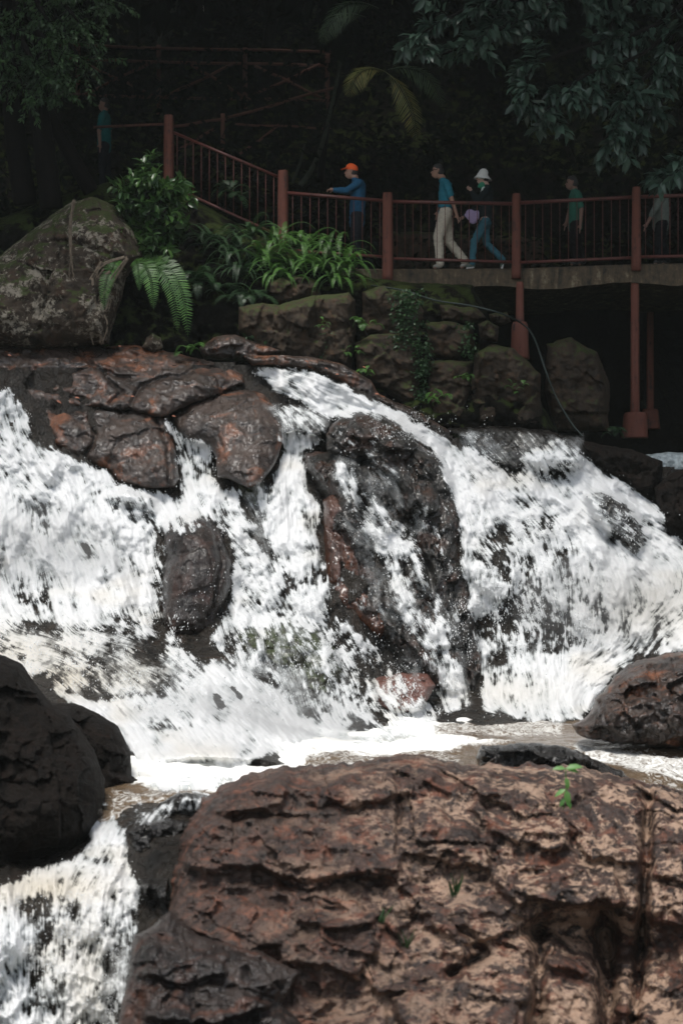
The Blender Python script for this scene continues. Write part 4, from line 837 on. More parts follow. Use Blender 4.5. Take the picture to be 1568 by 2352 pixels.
def solid(name, prims, mat, parent, vox=.009, wrinkle=0.0, sm=3):
    V, Fq = blobmesh(prims)
    me0 = mesh_np(name+'_src', V, Fq, None); 
    m = me0.modifiers.new('r', 'REMESH'); m.mode = 'VOXEL'; m.voxel_size = vox; m.use_smooth_shade = True
    s = me0.modifiers.new('s', 'SMOOTH'); s.factor = .5; s.iterations = sm
    bpy.context.view_layer.update()
    dg = bpy.context.evaluated_depsgraph_get(); me = bpy.data.meshes.new_from_object(me0.evaluated_get(dg)); me.name = name
    bpy.data.objects.remove(me0)
    if wrinkle:
        n = len(me.vertices); co = np.empty(n*3); me.vertices.foreach_get('co', co); co = co.reshape(-1, 3)
        nn = np.empty(n*3); me.vertices.foreach_get('normal', nn); nn = nn.reshape(-1, 3)
        w = ridged(co[:, 0]*9+co[:, 2]*5, co[:, 2]*13-co[:, 0]*4, co[:, 1]*7, 3)
        co += nn*(w[:, None]-.4)*wrinkle; me.vertices.foreach_set('co', co.ravel()); me.update()
    me.polygons.foreach_set('use_smooth', np.ones(len(me.polygons), bool))
    return link(name, me, mat, parent)
skin = simple_mat('skin', (.36, .20, .14), .5, .08, 20)
skin_shaded = simple_mat('shade-dimmed skin', (.20, .11, .08), .55, .08, 20)  # darker skin copy: shade on the dimmer walkers is put into the colour
skin2 = simple_mat('pale skin', (.50, .32, .25), .5, .08, 20)
def person(label, Yp, J, top, legs, topc, botc, shoec, sk=skin, hair=(.012, .011, .01), sleeve='short', wide=1.0, face=-1, hat=None, extra=None, scale=1.0):
    """J: joints as (px, py, depth offset)"""
    def P(k, dx=0, dy=0, dz=0):
        x, y, d = J[k]; v = at(x, y, Yp+d); return np.array([v.x+dx, v.y+dy, v.z+dz])
    root = empty('person', at(J['hip'][0], 617, Yp)); tag(root, label, 'person')
    S = scale; f = face
    H = P('head'); N = P('neck'); Sh = P('sh'); Hp = P('hip')
    shl = P('sh', 0, -.17*S); shr = P('sh', 0, .17*S)
    hl = P('hip', 0, -.09*S); hr = P('hip', 0, .09*S)
    E = {s: P('el'+s) for s in 'ab'}; W = {s: P('wr'+s) for s in 'ab'}; K = {s: P('kn'+s) for s in 'ab'}; A = {s: P('an'+s) for s in 'ab'}; T = {s: P('to'+s) for s in 'ab'}
    shs = {'a': shl, 'b': shr}; hps = {'a': hl, 'b': hr}
    mid = (Sh+Hp)/2
    b = [(H+[0, 0, .02], .083*S, H+[f*.012, 0, -.045], .068*S, (1.05, .86)), (H+[f*.055, 0, -.075], .034*S, H+[f*.03, 0, -.085], .04*S, (1, 1)),
         (H+[f*.085, 0, .0], .010*S, H+[f*.103, 0, -.028], .014*S, (1, .9)), (H+[f*.086, 0, -.058], .012*S, H+[f*.089, 0, -.066], .012*S, (1, 1.5)),
         (H+[-f*.012, -.078, .01], .018*S, H+[-f*.008, -.078, -.02], .012*S, (1, .5)), (H+[-f*.012, .078, .01], .018*S, H+[-f*.008, .078, -.02], .012*S, (1, .5)),
         (H+[-f*.02, 0, -.07], .052*S, N, .058*S, (1, 1)), (Sh+[0, 0, -.02], .095*S, mid, .10*S, (1, 1.5)), (mid, .10*S, Hp, .105*S, (1, 1.45))]
    for s in 'ab':
        b += [(shs[s], .052*S, E[s], .040*S, (1, 1)), (E[s], .038*S, W[s], .026*S, (1, 1)), (hps[s], .085*S, K[s], .055*S, (1, 1)), (K[s], .052*S, A[s], .036*S, (1, 1)), (A[s], .035*S, T[s], .03*S, (1, 1))]
        d = W[s]-E[s]; d /= np.linalg.norm(d); hand = W[s]+d*.055
        b.append((W[s], .024*S, hand, .032*S, (.8, 1.1)))
        for i_ in range(4):
            o = np.array([0, (i_-1.5)*.019, 0]); c = hand+d*.03+o; g_ = d*.9+np.array([f*.25, 0, -.45]); g_ /= np.linalg.norm(g_); Lf = (.05, .058, .055, .042)[i_]
            b.append((hand+o*.9, .0105, c+g_*Lf*.5, .0095, (1, 1))); b.append((c+g_*Lf*.5, .0095, c+g_*Lf*.8+np.array([0, 0, -.025]), .008, (1, 1)))
        b.append((W[s]+d*.02+[f*.02, 0, 0], .012, hand+[f*.045, 0, .0], .010, (1, 1)))
    solid('body', b, sk, root, .0075, sm=2)
    # shirt
    hem = Hp+np.array([0, 0, .0])+(Hp-Sh)/np.linalg.norm(Hp-Sh)*top.get('hem', .02)
    sp_ = [(Sh+[0, 0, -.035], .115*S*wide, mid+[0, 0, .02], .122*S*wide, (1, 1.42)), (mid+[0, 0, .02], .122*S*wide, hem, .122*S*wide, (1.02, 1.36)), (N+[0, 0, -.045], .062*S, Sh+[0, 0, -.03], .09*S, (1, 1.3))]
    for s in 'ab':
        sp_.append((shs[s]+[0, 0, -.01], .07*S, shs[s]+(E[s]-shs[s])*(.8 if sleeve == 'short' else 1.0), .060*S, (1, 1)))
        if sleeve == 'long': sp_.append((E[s], .057*S, E[s]+(W[s]-E[s])*.97, .044*S, (1, 1)))
        if sleeve == 'mid': sp_.append((E[s], .057*S, E[s]+(W[s]-E[s])*.35, .05*S, (1, 1)))
    mt = simple_mat('shirt cloth', topc, .85, .15, 30, .15)
    solid('shirt', sp_, mt, root, .009, .012)
    mb = simple_mat('trouser cloth', botc, .85, .15, 30, .15)
    tp = [(Hp+[0, 0, .05], .108*S, Hp+[0, 0, -.05], .12*S, (1, 1.38))]
    for s in 'ab': tp += [(hps[s]+[0, 0, -.03], .105*S*legs, K[s], .075*S*legs, (1, 1)), (K[s], .075*S*legs, K[s]+(A[s]-K[s])*.98, .062*S*legs, (1, 1))]
    solid('trousers', tp, mb, root, .009, .014)
    ms = simple_mat('shoe', shoec, .6, .1, 20)
    for s in 'ab': 
        sh = solid('shoe', [(A[s]+(T[s]-A[s])*-.15+[0, 0, -.035], .042, T[s]+[0, 0, .012], .034, (1, .95)), (A[s]+[0, 0, -.01], .042, A[s]+(T[s]-A[s])*.3+[0, 0, -.02], .042, (1, 1))], ms, root, .008)
        if top.get('sole'):
            dd = T[s]-A[s]; solid('sole', [(A[s]-dd*.2+[-f*.0, 0, -.07], .018, T[s]+dd*.1+[0, 0, -.015], .018, (1, 2.0))], simple_mat('white sole', (.7, .7, .68), .6), sh, .007)
    eye = simple_mat('eye', (.02, .015, .012), .2)
    for sy_ in (-1, 1): solid('eye', [(H+[f*.078, sy_*.032, .004], .009, H+[f*.079, sy_*.032, .004], .009, (1, 1))], eye, root, .004)
    hm = simple_mat('hair', hair, .6, .3, 60, .4)
    if hair: solid('hair', [(H+[-f*.012, 0, .045], .082*S, H+[-f*.035, 0, -.01], .078*S, (1.0, .92)), (H+[f*.03, 0, .07], .045*S, H+[-f*.02, 0, .07], .06*S, (1, 1.1))]+(top.get('hair') or []), hm, root, .008)
    if hat == 'cap':
        mc = simple_mat('orange cap', (.95, .13, .02), .7, .08, 30)
        c_ = solid('cap', [(H+[-f*.0, 0, .06], .088, H+[-f*.03, 0, .045], .086, (1.08, .95, .9))], mc, root, .008)
        solid('cap_peak', [(H+[f*.075, 0, .055], .07, H+[f*.13, 0, .04], .045, (1, 1, .16))], mc, c_, .006)
    if hat == 'bucket':
        mc = simple_mat('white bucket hat', (.75, .76, .72), .85, .06, 40, .1)
        c_ = solid('hat', [(H+[0, 0, .04], .10, H+[-f*.01, 0, .075], .082, (1.0, .98, .9))], mc, root, .008)
        V, Fr = [], []
        n = 40
        for i_ in range(n):
            a = i_/n*2*math.pi
            for r, z in ((.088, .045), (.115, .015), (.15, -.025), (.152, -.03), (.112, .008), (.085, .038)): V.append(H+[r*math.cos(a)+.0, r*.9*math.sin(a), z+f*.14*r*math.cos(a)])
        idx = np.arange(n*6).reshape(n, 6); q = np.stack([idx, np.roll(idx, -1, 0), np.roll(np.roll(idx, -1, 0), -1, 1), np.roll(idx, -1, 1)], -1).reshape(-1, 4)
        mesh_np('brim', V, q, mc, c_)
    if extra: extra(root, P, H, Sh, Hp, E, W)
    return root
def belt(root, P, H, Sh, Hp, E, W):
    solid('belt', [(Hp+[0, 0, .035], .128, Hp+[0, 0, .03], .128, (1, 1.32, .18))], simple_mat('dark belt', (.015, .012, .012), .4), root, .009)
    gl = simple_mat('glasses', (.01, .01, .01), .2)
    solid('glasses', [(H+[-.083, -.03, .008], .018, H+[-.084, .03, .008], .018, (.4, 1, .8)), (H+[-.08, -.06, .012], .006, H+[.01, -.078, .012], .006, (1, 1))], gl, root, .005)
def scarf(root, P, H, Sh, Hp, E, W):
    solid('scarf', [(H+[-.01, 0, -.115], .055, H+[.0, 0, -.14], .06, (1.1, 1.1)), (H+[-.05, 0, -.13], .03, H+[-.07, -.03, -.16], .02, (1, 1))], simple_mat('green scarf', (.02, .22, .12), .7), root, .008)
    solid('shirt_front', [(P('sh', -.07, -.05, .01), .045, P('sh', -.125, -.04, -.12), .03, (.8, 1.2))], simple_mat('white shirt front', (.6, .66, .62), .8), root, .008)
person('man in a teal polo shirt and beige trousers walking left, holding a hand behind him', 28.75,
       dict(head=(1004,393,0), neck=(1015,408,0), sh=(1023,424,0), hip=(1022,487,0), ela=(1036,456,-.2), wra=(1048,492,-.18), elb=(1016,456,.22), wrb=(1006,485,.22), kna=(1006,545,-.1), ana=(1010,606,-.1), toa=(998,614,-.1), knb=(1031,556,.1), anb=(1069,602,.12), tob=(1060,613,.12)),
       dict(hem=.04), 1.12, (.025, .17, .23), (.58, .52, .42), (.35, .33, .28), hair=(.03, .028, .027), extra=belt)
person('woman in a white bucket hat, dark jacket and blue jeans walking left', 28.75,
       dict(head=(1108,408,0), neck=(1115,424,0), sh=(1119,437,0), hip=(1112,505,0), ela=(1096,462,-.18), wra=(1083,440,-.2), elb=(1098,475,.2), wrb=(1066,497,.1), kna=(1088,556,-.08), ana=(1084,606,-.08), toa=(1073,614,-.08), knb=(1117,560,.08), anb=(1155,597,.08), tob=(1152,613,.08)),
       dict(hem=-.02, sole=True, hair=[(np.zeros(3)+0, .001, np.zeros(3)+.001, .001, (1, 1))][:0]), .88, (.012, .018, .02), (.045, .14, .18), (.07, .1, .08), sk=skin2, hair=(.02, .014, .012), sleeve='long', hat='bucket', extra=scarf, scale=.95)
person('man in an orange cap and blue jacket leaning his arms on the handrail', 28.45,
       dict(head=(806,394,0), neck=(815,408,0), sh=(823,423,0), hip=(820,495,.05), ela=(795,438,-.18), wra=(768,436,-.2), elb=(797,440,.15), wrb=(775,438,.1), kna=(816,556,-.1), ana=(818,606,-.1), toa=(805,614,-.1), knb=(824,556,.1), anb=(830,606,.1), tob=(818,614,.1)),
       dict(hem=.12), 1.1, (.02, .09, .17), (.012, .014, .018), (.02, .02, .02), hair=(.03, .028, .027), sleeve='long', hat='cap', wide=1.05)
person('person in a mint green shirt and black trousers in the shade of the hanging leaves', 29.2,
       dict(head=(1312,420,0), neck=(1318,434,0), sh=(1321,448,0), hip=(1320,515,0), ela=(1334,480,-.2), wra=(1332,515,-.2), elb=(1308,482,.2), wrb=(1300,510,.2), kna=(1316,560,-.1), ana=(1322,600,-.1), toa=(1312,606,-.1), knb=(1326,560,.1), anb=(1338,598,.1), tob=(1330,606,.1)),
       dict(hem=.05), 1.0, (.03, .12, .085), (.005, .005, .006), (.02, .02, .02), sk=skin_shaded, sleeve='short')  # skin and cloth colours darkened to dim this walker
person('person in a loose pale shirt and dark trousers at the right end of the railing', 28.6,
       dict(head=(1506,424,0), neck=(1513,438,0), sh=(1517,452,0), hip=(1516,512,0), ela=(1500,485,-.2), wra=(1486,512,-.2), elb=(1520,486,.2), wrb=(1512,515,.2), kna=(1510,558,-.1), ana=(1514,596,-.1), toa=(1504,604,-.1), knb=(1520,558,.1), anb=(1530,596,.1), tob=(1522,604,.1)),
       dict(hem=.05), 1.05, (.12, .14, .12), (.006, .007, .009), (.02, .02, .02), sk=skin_shaded, sleeve='mid', wide=1.12)  # shirt and skin darkened in colour so this figure reads as shaded
person('person in a teal shirt standing in deep shade on the path up at the left', 31.0,
       dict(head=(240,240,0), neck=(240,254,0), sh=(240,268,0), hip=(240,335,0), ela=(228,300,-.2), wra=(230,330,-.2), elb=(252,300,.2), wrb=(252,330,.2), kna=(236,380,-.1), ana=(238,428,-.1), toa=(230,434,-.1), knb=(246,380,.1), anb=(248,428,.1), tob=(240,434,.1)),
       dict(hem=.05), 1.05, (.008, .10, .10), (.006, .008, .012), (.02, .02, .02), sk=skin_shaded, sleeve='short')  # deep shade is partly put into these darker skin and cloth colours
bag = solid('handbag', [(at(1080,490,28.52), .07, at(1086,508,28.52), .055, (1.2, .7)), (at(1094,488,28.52), .04, at(1092,500,28.52), .05, (1.2, .7)), (at(1070,494,28.5), .03, at(1078,500,28.5), .05, (1, .7))], simple_mat('lilac bag cloth', (.36, .28, .45), .7, .12, 20), None, .008, .01)
tag(bag, 'small lilac bag held in front of the woman in the bucket hat', 'bag')

# ------------------------------------------------------------------ vegetation
rv = np.random.default_rng(11)
def clumps_leaves(centers, n, spread, size, tmpl=KITE, down=.4, wid=1.0, flat=.7):
    C_ = np.repeat(np.asarray(centers, float), n, 0); N_ = len(C_)
    r = rv.normal(0, 1, (N_, 3)); r /= np.linalg.norm(r, axis=1)[:, None]; rr = rv.random(N_)[:, None]**.45
    pos = C_+r*rr*np.asarray(spread)*np.array([1, 1, flat])
    d = r*np.array([1, 1, .5])+rv.normal(0, .5, (N_, 3)); d[:, 2] -= down
    sz = size*(.6+.8*rv.random(N_))
    return put(tmpl, pos, d, sz, wid, rng=rv)
def twig_leaves(paths, per, size, tmpl=LEAF6, down=.3, spread=.9):
    """leaves set along twigs, alternating, drooping"""
    pos, d, nr = [], [], []
    for P in paths:
        P = np.asarray(P); n = len(P)
        for i in range(1, n):
            for _ in range(per):
                t = rv.random(); p = P[i-1]+(P[i]-P[i-1])*t; ax = P[i]-P[i-1]; ax /= np.linalg.norm(ax)+1e-9
                s = rv.normal(0, 1, 3); s -= ax*np.dot(s, ax); s /= np.linalg.norm(s)+1e-9
                v = ax*.6+s*spread; v[2] -= down; pos.append(p); d.append(v)
    return put(tmpl, pos, d, size*(.7+.6*rv.random(len(pos))), 1.0, rng=rv)
def branchy(p, d, L, n, wander=.25, droop=.02):
    P = [np.array(p, float)]; d = np.array(d, float); d /= np.linalg.norm(d)
    for i in range(n):
        d = d+rv.normal(0, wander, 3)*.35; d[2] -= droop; d /= np.linalg.norm(d); P.append(P[-1]+d*L/n)
    return np.array(P)
# overhanging canopy trees (their crowns shade the path)
def forest_tree(label, foot, bend, crown_boxes, trunk_r, ncl, nleaf, leaf, mat, size_spread=.8, bark=M['bark']):
    root = empty('tree', foot); tag(root, label, 'tree')
    tp = spline([foot]+bend, 8); tr_ = np.linspace(trunk_r, trunk_r*.5, len(tp)); paths = [(tp, tr_)]
    cl = []
    for (x0, x1, y0, y1, z0, z1) in crown_boxes:
        c = np.stack([rv.uniform(x0, x1, ncl), rv.uniform(y0, y1, ncl), rv.uniform(z0, z1, ncl)], -1); cl.append(c)
        for k_ in range(3):
            e_ = c[k_]; m_ = (tp[-1]+e_)/2+rv.normal(0, .3, 3); paths.append((spline([tp[-1], m_, e_], 5), np.linspace(trunk_r*.4, .02, 11)))
    cl = np.concatenate(cl)
    tubes('trunk', paths, bark, root, 8)
    V, Fq = clumps_leaves(cl, nleaf, size_spread, leaf); mesh_np('crown', V, Fq, mat, root, smooth=False)
    return root
rows = [(-12, 'far left'), (-7, 'left'), (-2.5, 'centre left'), (2, 'centre right'), (6.5, 'right'), (11, 'far right')]
labs = ['tall dark forest tree left of the frame, its crown roofing the left bank', 'dark tree behind the left log fence, crown out of the frame', 'slim tree rising above the log fence near the top of the frame', 'dark tree behind the palm fronds', 'dark tree on the slope behind the two walkers', 'dark tree at the right end of the slope behind the pale-shirted person']
for (x, _), lb in zip(rows, labs):
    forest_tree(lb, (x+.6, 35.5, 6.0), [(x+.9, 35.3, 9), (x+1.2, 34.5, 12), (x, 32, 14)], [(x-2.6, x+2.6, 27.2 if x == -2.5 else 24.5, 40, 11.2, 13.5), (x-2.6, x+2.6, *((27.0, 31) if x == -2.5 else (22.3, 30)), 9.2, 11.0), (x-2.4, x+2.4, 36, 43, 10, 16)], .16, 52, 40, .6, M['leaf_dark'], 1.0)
# dim understorey on the slope behind everything
up_ = rv.uniform(0, 1, (1500, 2)); ux = -400+2400*up_[:, 0]; uy = -160+760*up_[:, 1]
uY = np.interp(uy, [-600, 0, 240, 400, 560, 620], [42, 37.5, 35, 33.5, 32.6, 32.2])-1.0-rv.random(1500)*.8
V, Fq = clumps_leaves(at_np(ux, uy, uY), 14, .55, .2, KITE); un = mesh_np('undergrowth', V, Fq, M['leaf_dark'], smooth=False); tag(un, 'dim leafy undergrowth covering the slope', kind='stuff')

# right tree with broad leaves hanging over the walkway
def hang_tree(name, label, trunk, branches, mat, size, per, ntw, twL, bark, down=.35, tr=.14, spread_pts=1):
    root = empty(name, trunk[0]); tag(root, label, 'tree')
    P = spline(trunk, 8); paths = [(P, np.linspace(tr, tr*.5, len(P)))]; tw = []
    for br in branches:
        B = spline([at(*b) for b in br], 7); paths.append((B, np.linspace(tr*.35, .012, len(B))))
        for i in range(ntw):
            p = B[int(rv.integers(len(B)//4, len(B)))]; d = rv.normal(0, 1, 3)*np.array([1, .6, .6]); d[2] -= .25
            t_ = branchy(p, d, twL*(.5+rv.random()), 5, droop=.12); tw.append(t_); paths.append((t_, np.linspace(.010, .004, 6)))
    tubes('trunk', paths, bark, root, 6)
    V, Fq = twig_leaves(tw, per, size, down=down); mesh_np('crown', V, Fq, mat, root)
    return root
hang_tree('tree', 'broad-leaved tree whose bluish green branches hang in from the top right over the walkway', [at(1900,300,27), at(1800,0,26.5), at(1640,-180,26)],
 [[(1640,-100,26),(1400,-20,25.2),(1180,0,25),(1050,30,24.9),(920,110,24.8)], [(1400,-60,25.4),(1200,40,25),(1080,100,25),(1000,130,24.9)], [(1640,-60,25.6),(1500,60,25),(1330,110,24.8),(1220,160,24.7),(1210,240,24.7)],
  [(1600,0,25.4),(1480,120,25),(1330,180,24.8),(1260,260,24.8)], [(1640,20,25.6),(1500,160,25.2),(1430,230,25),(1405,330,25)], [(1600,-60,25.4),(1420,30,25.2),(1400,100,25)], [(1640,-60,25.6),(1560,60,25.2),(1500,150,25.2)], [(1700,280,25),(1620,340,25),(1560,395,24.9),(1530,410,24.9)], [(1640,-80,25.6),(1250,-30,25.2),(1130,60,25)], [(1640,-60,25.6),(1540,200,25.4),(1450,300,25.4)]],
 M['leaf_broad'], .20, 5, 15, .34, M['bark'])
hang_tree('tree', 'small-leaved tree with leaning dark trunks at the upper left edge', [at(120,480,27.5), at(90,250,27.3), at(50,60,27), at(40,-120,27)],
 [[(50,-60,26.8),(100,30,26.5),(150,90,26.3)], [(60,-100,26.8),(140,0,26.5),(190,60,26.4)], [(40,20,26.6),(30,120,26.4),(60,220,26.3)], [(80,60,26.6),(120,140,26.4),(130,220,26.3)], [(-20,-60,26.6),(0,60,26.4),(10,180,26.4)], [(60,-60,26.8),(200,-20,26.6),(250,10,26.6)], [(40,60,26.6),(70,130,26.4),(110,180,26.3)], [(80,0,26.6),(160,100,26.6),(200,160,26.6)]],
 M['leaf_small'], .085, 9, 20, .55, M['bark'], tr=.2)
for (pts, r, lb) in [([(60,470,27.9),(35,300,27.8),(25,100,27.6),(30,-100,27.6)], .2, 'thick dark trunk standing at the left edge behind the small-leaved tree'), ([(210,440,28),(160,350,27.8),(105,240,27.6),(90,120,27.5),(70,-60,27.5)], .13, 'leaning dark trunk sloping down to the teal-shirted person'),
                     ([(372,110,35),(385,60,35),(398,0,35),(405,-80,35)], .13, 'pale slim trunk rising out of the frame above the log fence'), ([(690,425,31),(715,390,31),(740,330,31),(760,250,31),(790,100,31)], .05, 'thin green leaning stem behind the left end of the bridge railing'), ([(672,420,31.2),(690,370,31.2),(700,330,31.2)], .03, 'very thin short stem beside the leaning green stem')]:
    o_ = empty('tree', at(*pts[0])); tag(o_, lb, 'tree')
    P = spline([at(*p) for p in pts], 8); tubes('trunk', [(P, np.linspace(r, r*.6, len(P)))], M['bark_pale'] if r < .14 and r != .13 or 'pale' in lb else M['bark'], o_, 10)
    e_ = P[-1]; V, Fq = clumps_leaves(e_+rv.normal(0, .5, (10, 3)), 20, .4, .16); mesh_np('crown', V, Fq, M['leaf_dark'], o_, smooth=False)
tw_ = tubes('hanging_twig', [(spline([at(463,-30,30), at(462,-5,30), at(466,14,30), at(467,26,30)], 6), .012)], simple_mat('bleached twig', (.5, .5, .42), .7)); tag(tw_, 'bleached twig hanging at the top edge of the frame', 'twig')

# fronds
def frond(base, d, L, n, plen, droop, pw=1.0, fold=.0, tmpl=BLADE, taper=1.0, t0=.08, ang=1.15, updir=(0, 0, 1)):
    P = [np.array(base, float)]; d = np.array(d, float); d /= np.linalg.norm(d); m = 14
    for i in range(m):
        d = d+np.array([0, 0, -droop*(.4+i/m*1.4)/m*2]); d /= np.linalg.norm(d); P.append(P[-1]+d*L/m)
    P = np.array(P); pos, dr, sz, nr = [], [], [], []
    for k_ in range(n):
        t = t0+(1-t0)*k_/n; i = min(int(t*m), m-1); ff = t*m-i; p = P[i]*(1-ff)+P[i+1]*ff; ax = P[i+1]-P[i]; ax /= np.linalg.norm(ax)
        side = np.cross(ax, np.array(updir)); side /= np.linalg.norm(side)+1e-9; up = np.cross(side, ax)
        s_ = plen*(math.sin(min(1, (t-t0*.5)/.35)*math.pi/2)*(1-t**2.2)**.8*taper+.06)
        for sg in (-1, 1): pos.append(p); dr.append(side*sg*math.sin(ang)+ax*math.cos(ang)-up*fold+rv.normal(0, .05, 3)); sz.append(s_); nr.append(up)
    V, Fq = put(tmpl, pos, dr, sz, pw, normal=nr)
    return merge([(V, Fq), tube_np([(P, np.linspace(.006, .002, len(P)))], 4)])
# the big hanging fern
hf = empty('fern', at(300, 640, 25.6)); tag(hf, 'big fern whose bright ladder-like fronds hang down beside the lichen boulder', 'fern')
for (bx_, by_, ex, ey, L, pl_) in [(290,620,262,755,1.0,.16),(300,610,335,745,1.0,.18),(320,610,392,810,1.45,.2),(310,615,372,800,1.2,.17),(285,605,262,690,.65,.13),(330,600,405,760,1.1,.16),(305,605,318,690,.6,.13)]:
    b_ = np.array(at(bx_, by_, 25.5)); e_ = np.array(at(ex, ey, 25.2)); d = (e_-b_)*np.array([1.6, 1, 0])+np.array([0, -.25, .25]); Ld = np.linalg.norm(e_-b_)
    V, Fq = frond(b_, d, Ld*1.18, 38, pl_, 2.0, .95, tmpl=BLADE, updir=(0, -1, .3)); mesh_np('frond', V, Fq, M['fern'], hf)
def clump(label, px, py, Y, nf, L, mat, droop=1.3, plen=.07, npin=26, cat='fern', name='fern', pw=2.4, lift=1.0, group=None, sx=1.0):
    parts = []
    for i in range(nf):
        a = rv.uniform(0, 2*math.pi); d = (math.cos(a)*sx, math.sin(a)*.7-.3, lift*(.5+rv.random()))
        parts.append(frond(np.array(at(px+rv.normal(0, 12), py+rv.normal(0, 6), Y+rv.normal(0, .05))), d, L*(.6+.6*rv.random()), npin, plen*(.8+.4*rv.random()), droop*(.7+.6*rv.random()), pw))
    V, Fq = merge(parts); o = mesh_np(name, V, Fq, mat); tag(o, label, cat, group); return o
ordn = ['first', 'second', 'third', 'fourth', 'fifth', 'sixth', 'seventh', 'eighth', 'ninth', 'tenth', 'eleventh', 'twelfth', 'thirteenth']
cps = sorted([(480,560),(530,585),(575,545),(610,600),(640,560),(675,610),(700,570),(730,625),(765,580),(795,620),(555,630),(650,640),(775,645)])
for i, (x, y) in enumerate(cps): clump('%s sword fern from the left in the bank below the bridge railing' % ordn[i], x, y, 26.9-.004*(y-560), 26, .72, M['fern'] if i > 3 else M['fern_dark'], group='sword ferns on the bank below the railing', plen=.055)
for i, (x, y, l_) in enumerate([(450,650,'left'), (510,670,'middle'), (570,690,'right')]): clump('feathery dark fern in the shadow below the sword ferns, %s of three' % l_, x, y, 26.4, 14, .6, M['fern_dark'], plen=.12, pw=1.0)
for (x, y, Y, s_, lb) in [(440,800,25.1,.24,'small feathery fern on the slab beside the tip of the hanging fronds'), (836,742,25.6,.25,'small fern sprouting left of the ivy on the wall'), (1008,915,25.4,.26,'bright fern growing low on the wall beside the spray'), (1068,868,25.4,.18,'small sideways fern on the wall near the pale lichen ring'), (1182,888,25.3,.15,'tiny fern on the tan block below the short pier'), (840,855,25.3,.15,'tiny pale fern at the head of the chute'), (540,445,28.2,.45,'soft feathery fern leaning through the stair balusters'), (815,805,25.4,.14,'tiny bright sprout at the seam of the wall blocks'), (1410,990,26,.25,'dark broad-fronded fern beside the column footing'), (745,745,25.4,.10,'tiny leafy sprout on the face of the wide grey-brown block')]:
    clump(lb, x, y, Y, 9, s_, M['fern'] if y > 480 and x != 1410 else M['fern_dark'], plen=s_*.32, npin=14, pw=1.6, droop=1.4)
# leafy bush
bu = empty('shrub', at(350, 600, 26.6)); tag(bu, 'glossy-leaved green shrub between the lichen boulder and the stair railing', 'shrub')
tw = []; st_p = []
for i in range(60):
    x = rv.normal(345, 42); y = rv.uniform(395, 590); e_ = np.array(at(x+rv.normal(0, 20), y, 26.2+rv.normal(0, .3))); b_ = np.array(at(350+rv.normal(0, 14), min(600, y+70), 26.6)); m_ = (b_+e_)/2+rv.normal(0, .08, 3)
    P = spline([b_, m_, e_], 4); tw.append(P[3:]); st_p.append((P, .007))
for (x, y) in [(350,352),(330,372),(300,400),(390,420),(420,430),(280,440),(440,445),(270,470)]:
    P = spline([at(345,480,26.4), at((345+x)/2, (480+y)/2-10, 26.2), at(x, y, 26.0)], 4); tw.append(P[4:]); st_p.append((P, .008))
tubes('stem', st_p, M['bark'], bu, 4)
V, Fq = twig_leaves(tw, 6, .17, down=.15); mesh_np('foliage', V, Fq, M['leaf_bush'], bu)
# palm fronds
pl = empty('palm', at(800, 420, 31.5)); tag(pl, 'palm whose long yellowing fronds arch over the path above the orange-capped man', 'palm')
P = spline([at(735,420,31.5), at(760,250,31.3), at(830,120,31)], 8); tubes('trunk', [(P, np.linspace(.07, .05, len(P)))], M['bark'], pl, 8)
for (b_, e_, L, mt) in [((885,165,27),(800,215,26.6),.9,'palm'), ((885,165,27),(955,295,26.8),1.15,'palm'), ((890,160,27),(1010,245,26.9),1.2,'palm_green'), ((900,10,27),(905,120,26.8),1.0,'palm'), ((870,20,27.2),(780,130,26.9),1.1,'palm_green'), ((840,40,27.4),(750,110,27.2),1.0,'palm_green')]:
    B = np.array(at(*b_)); E_ = np.array(at(*e_)); d = (E_-B); d[2] = abs(d[2])*.15+.15 if e_[1] < 260 else d[2]*.5+.1
    V, Fq = frond(B, d, np.linalg.norm(E_-B)*1.2, 34, .34, 1.3, .42, fold=.45, ang=.95, updir=(0, -.8, .6)); mesh_np('frond', V, Fq, M[mt], pl)
# ivy patches, small leafy patches on the wall
ivc = []
for (x0, y0, x1, y1, n_) in [(905,670,965,800,150), (955,780,985,930,70), (1060,740,1090,820,25), (560,770,600,820,22), (730,760,750,830,12)]:
    for _ in range(n_): ivc.append(np.array(at(rv.normal((x0+x1)/2, (x1-x0)/3.2), rv.uniform(y0, y1), 25.55+rv.random()*.15)))
V, Fq = clumps_leaves(np.array(ivc), 7, .08, .055, KITE, wid=1.3); iv = mesh_np('ivy', V, Fq, M['fern_dark'], smooth=False); tag(iv, 'small-leaved ivy creeping down the stone wall', kind='stuff')
# roots over the boulder
rt = []
for pts in [[(170,462),(162,520),(166,580),(172,640),(174,700)], [(230,600),(215,650),(225,700),(245,745),(235,790)], [(285,590),(240,610),(210,640),(190,690),(205,760)], [(300,600),(260,640),(235,680),(200,710),(180,715)], [(150,690),(165,715),(200,722),(235,712),(250,690)], [(250,620),(205,665),(198,720),(210,790)], [(210,640),(225,720),(232,790)], [(180,650),(130,700),(110,760)]]:
    for rep in range(2):
        P = spline([at(x+rv.normal(0, 3+4*rep), y+rv.normal(0, 3), 24.98+rv.random()*.08) for x, y in pts], 6); rt.append((P, np.linspace(.028 if rep == 0 else .012, .008, len(P))))
ro = tubes('roots', rt, M['root'], None, 6); tag(ro, 'grey roots and vines clinging to the lichen boulder', 'roots')

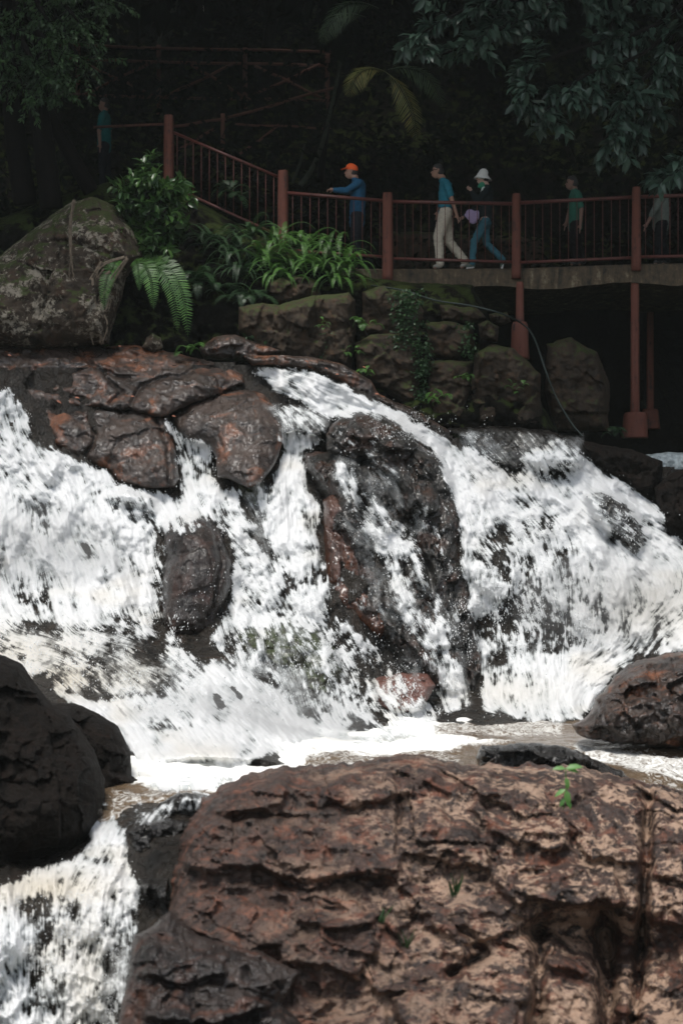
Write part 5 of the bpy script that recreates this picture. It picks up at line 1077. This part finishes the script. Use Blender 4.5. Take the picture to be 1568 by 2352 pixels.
# seedlings on the front boulder
def seedling(label, px, py, Y, leaves_, h):
    o = empty('seedling', at(px, py, Y)); tag(o, label, 'seedling')
    s0 = np.array(at(px, py, Y)); tip = np.array(at(px+6, py-h, Y-.02)); P = spline([s0, (s0+tip)/2+[.01, 0, 0], tip], 5); tubes('stem', [(P, .0035)], M['seedling'], o, 5)
    pos = [P[int(t*(len(P)-1))] for t, *_ in leaves_]; d = [(a, -.2, b) for _, a, b, _ in leaves_]; sz = [s for *_, s in leaves_]
    V, Fq = put(LEAF6, pos, d, sz, 1.0, normal=[(0, -.7, .7)]*len(pos)); mesh_np('leaf_blade', V, Fq, M['seedling'], o)
seedling('bright green seedling with broad drooping leaves on the crest of the big brown boulder', 1292, 1860, 12.75, [(1, -1, .1, .10), (1, 1, .25, .13), (1, .7, -.1, .10), (.8, .2, -1, .10), (.55, -.8, -.4, .10), (.5, .2, -1, .13), (.3, .6, -.9, .10), (.3, -.5, -.8, .08)], 95)
for (x, y, Y, lb, h_) in [(1040,2060,11.9,'thin grassy tuft near the middle of the big brown boulder', .2), (875,2120,11.85,'small upright tuft left of centre on the big brown boulder', .17), (935,2180,11.7,'sparse trailing weed low on the big brown boulder', .15)]:
    b_ = np.array(at(x, y, Y)); n_ = 9; an_ = rv.uniform(0, 2*math.pi, n_); dr_ = np.stack([np.cos(an_)*.5, np.sin(an_)*.4-.2, .6+rv.random(n_)*.7], -1)
    V, Fq = put(BLADE, np.tile(b_, (n_, 1))+rv.normal(0, .012, (n_, 3)), dr_, h_*(.5+.6*rv.random(n_)), .8, rng=rv); o = mesh_np('grass_tuft', V, Fq, M['fern_dark']); tag(o, lb, 'grass tuft')
# fallen leaves on the rocks
fl = simple_mat('fallen leaf', (.26, .10, .06), .7, .3, 5)
fln = ['on the slab at the left edge', 'left one of the pair on the slab above the torrent', 'right one of the pair on the slab above the torrent', 'small one upper left on the slab', 'small one in the middle crack of the slab', 'where the narrow stream starts', 'on the slab crest by the pale pointed rock', 'left on the low rock at the lip', 'right on the low rock at the lip', 'at the right tip of the low rock', 'at the far left of the low rock', 'second from the left on the low rock']
for il, (x, y, Y, s_) in enumerate([(18,815,24.0,.05),(130,920,23.9,.07),(172,913,23.9,.06),(88,838,24.1,.04),(300,910,24.0,.05),(395,955,24.0,.05),(272,795,24.4,.04),(770,860,24.7,.05),(832,842,24.8,.05),(860,905,24.6,.06),(700,828,24.9,.05),(745,845,24.8,.05)]):
    c_ = np.array(at(x, y, Y-.1)); V, Fq = put(LEAF6, [c_], [(1, .2, rv.normal(0, .3))], s_*1.2, 1.2, normal=[(0, -.7, .7)]); o = mesh_np('fallen_leaf', V, Fq, fl); tag(o, 'fallen reddish leaf, '+fln[il], 'leaf', 'fallen leaves on the upper rocks')

# thin added haze over the gorge, put in to lift the blacks
hm_ = bpy.data.materials.new('added haze'); hm_.use_nodes = True; ht = hm_.node_tree; ht.nodes.remove(ht.nodes['Principled BSDF'])
hv = ht.nodes.new('ShaderNodeVolumePrincipled'); hv.inputs['Color'].default_value = (.86, .95, .90, 1); hv.inputs['Density'].default_value = .0004
ht.links.new(hv.outputs[0], ht.nodes['Material Output'].inputs['Volume'])
x0, x1, y0, y1, z0, z1 = -170, 170, -70, 210, -8, 40
hz = mesh_np('haze', [(x0,y0,z0),(x1,y0,z0),(x1,y1,z0),(x0,y1,z0),(x0,y0,z1),(x1,y0,z1),(x1,y1,z1),(x0,y1,z1)], np.array([(0,3,2,1),(4,5,6,7),(0,1,5,4),(1,2,6,5),(2,3,7,6),(3,0,4,7)]), hm_, smooth=False)
tag(hz, 'thin added haze put between camera and forest to lift the blacks', kind='stuff')
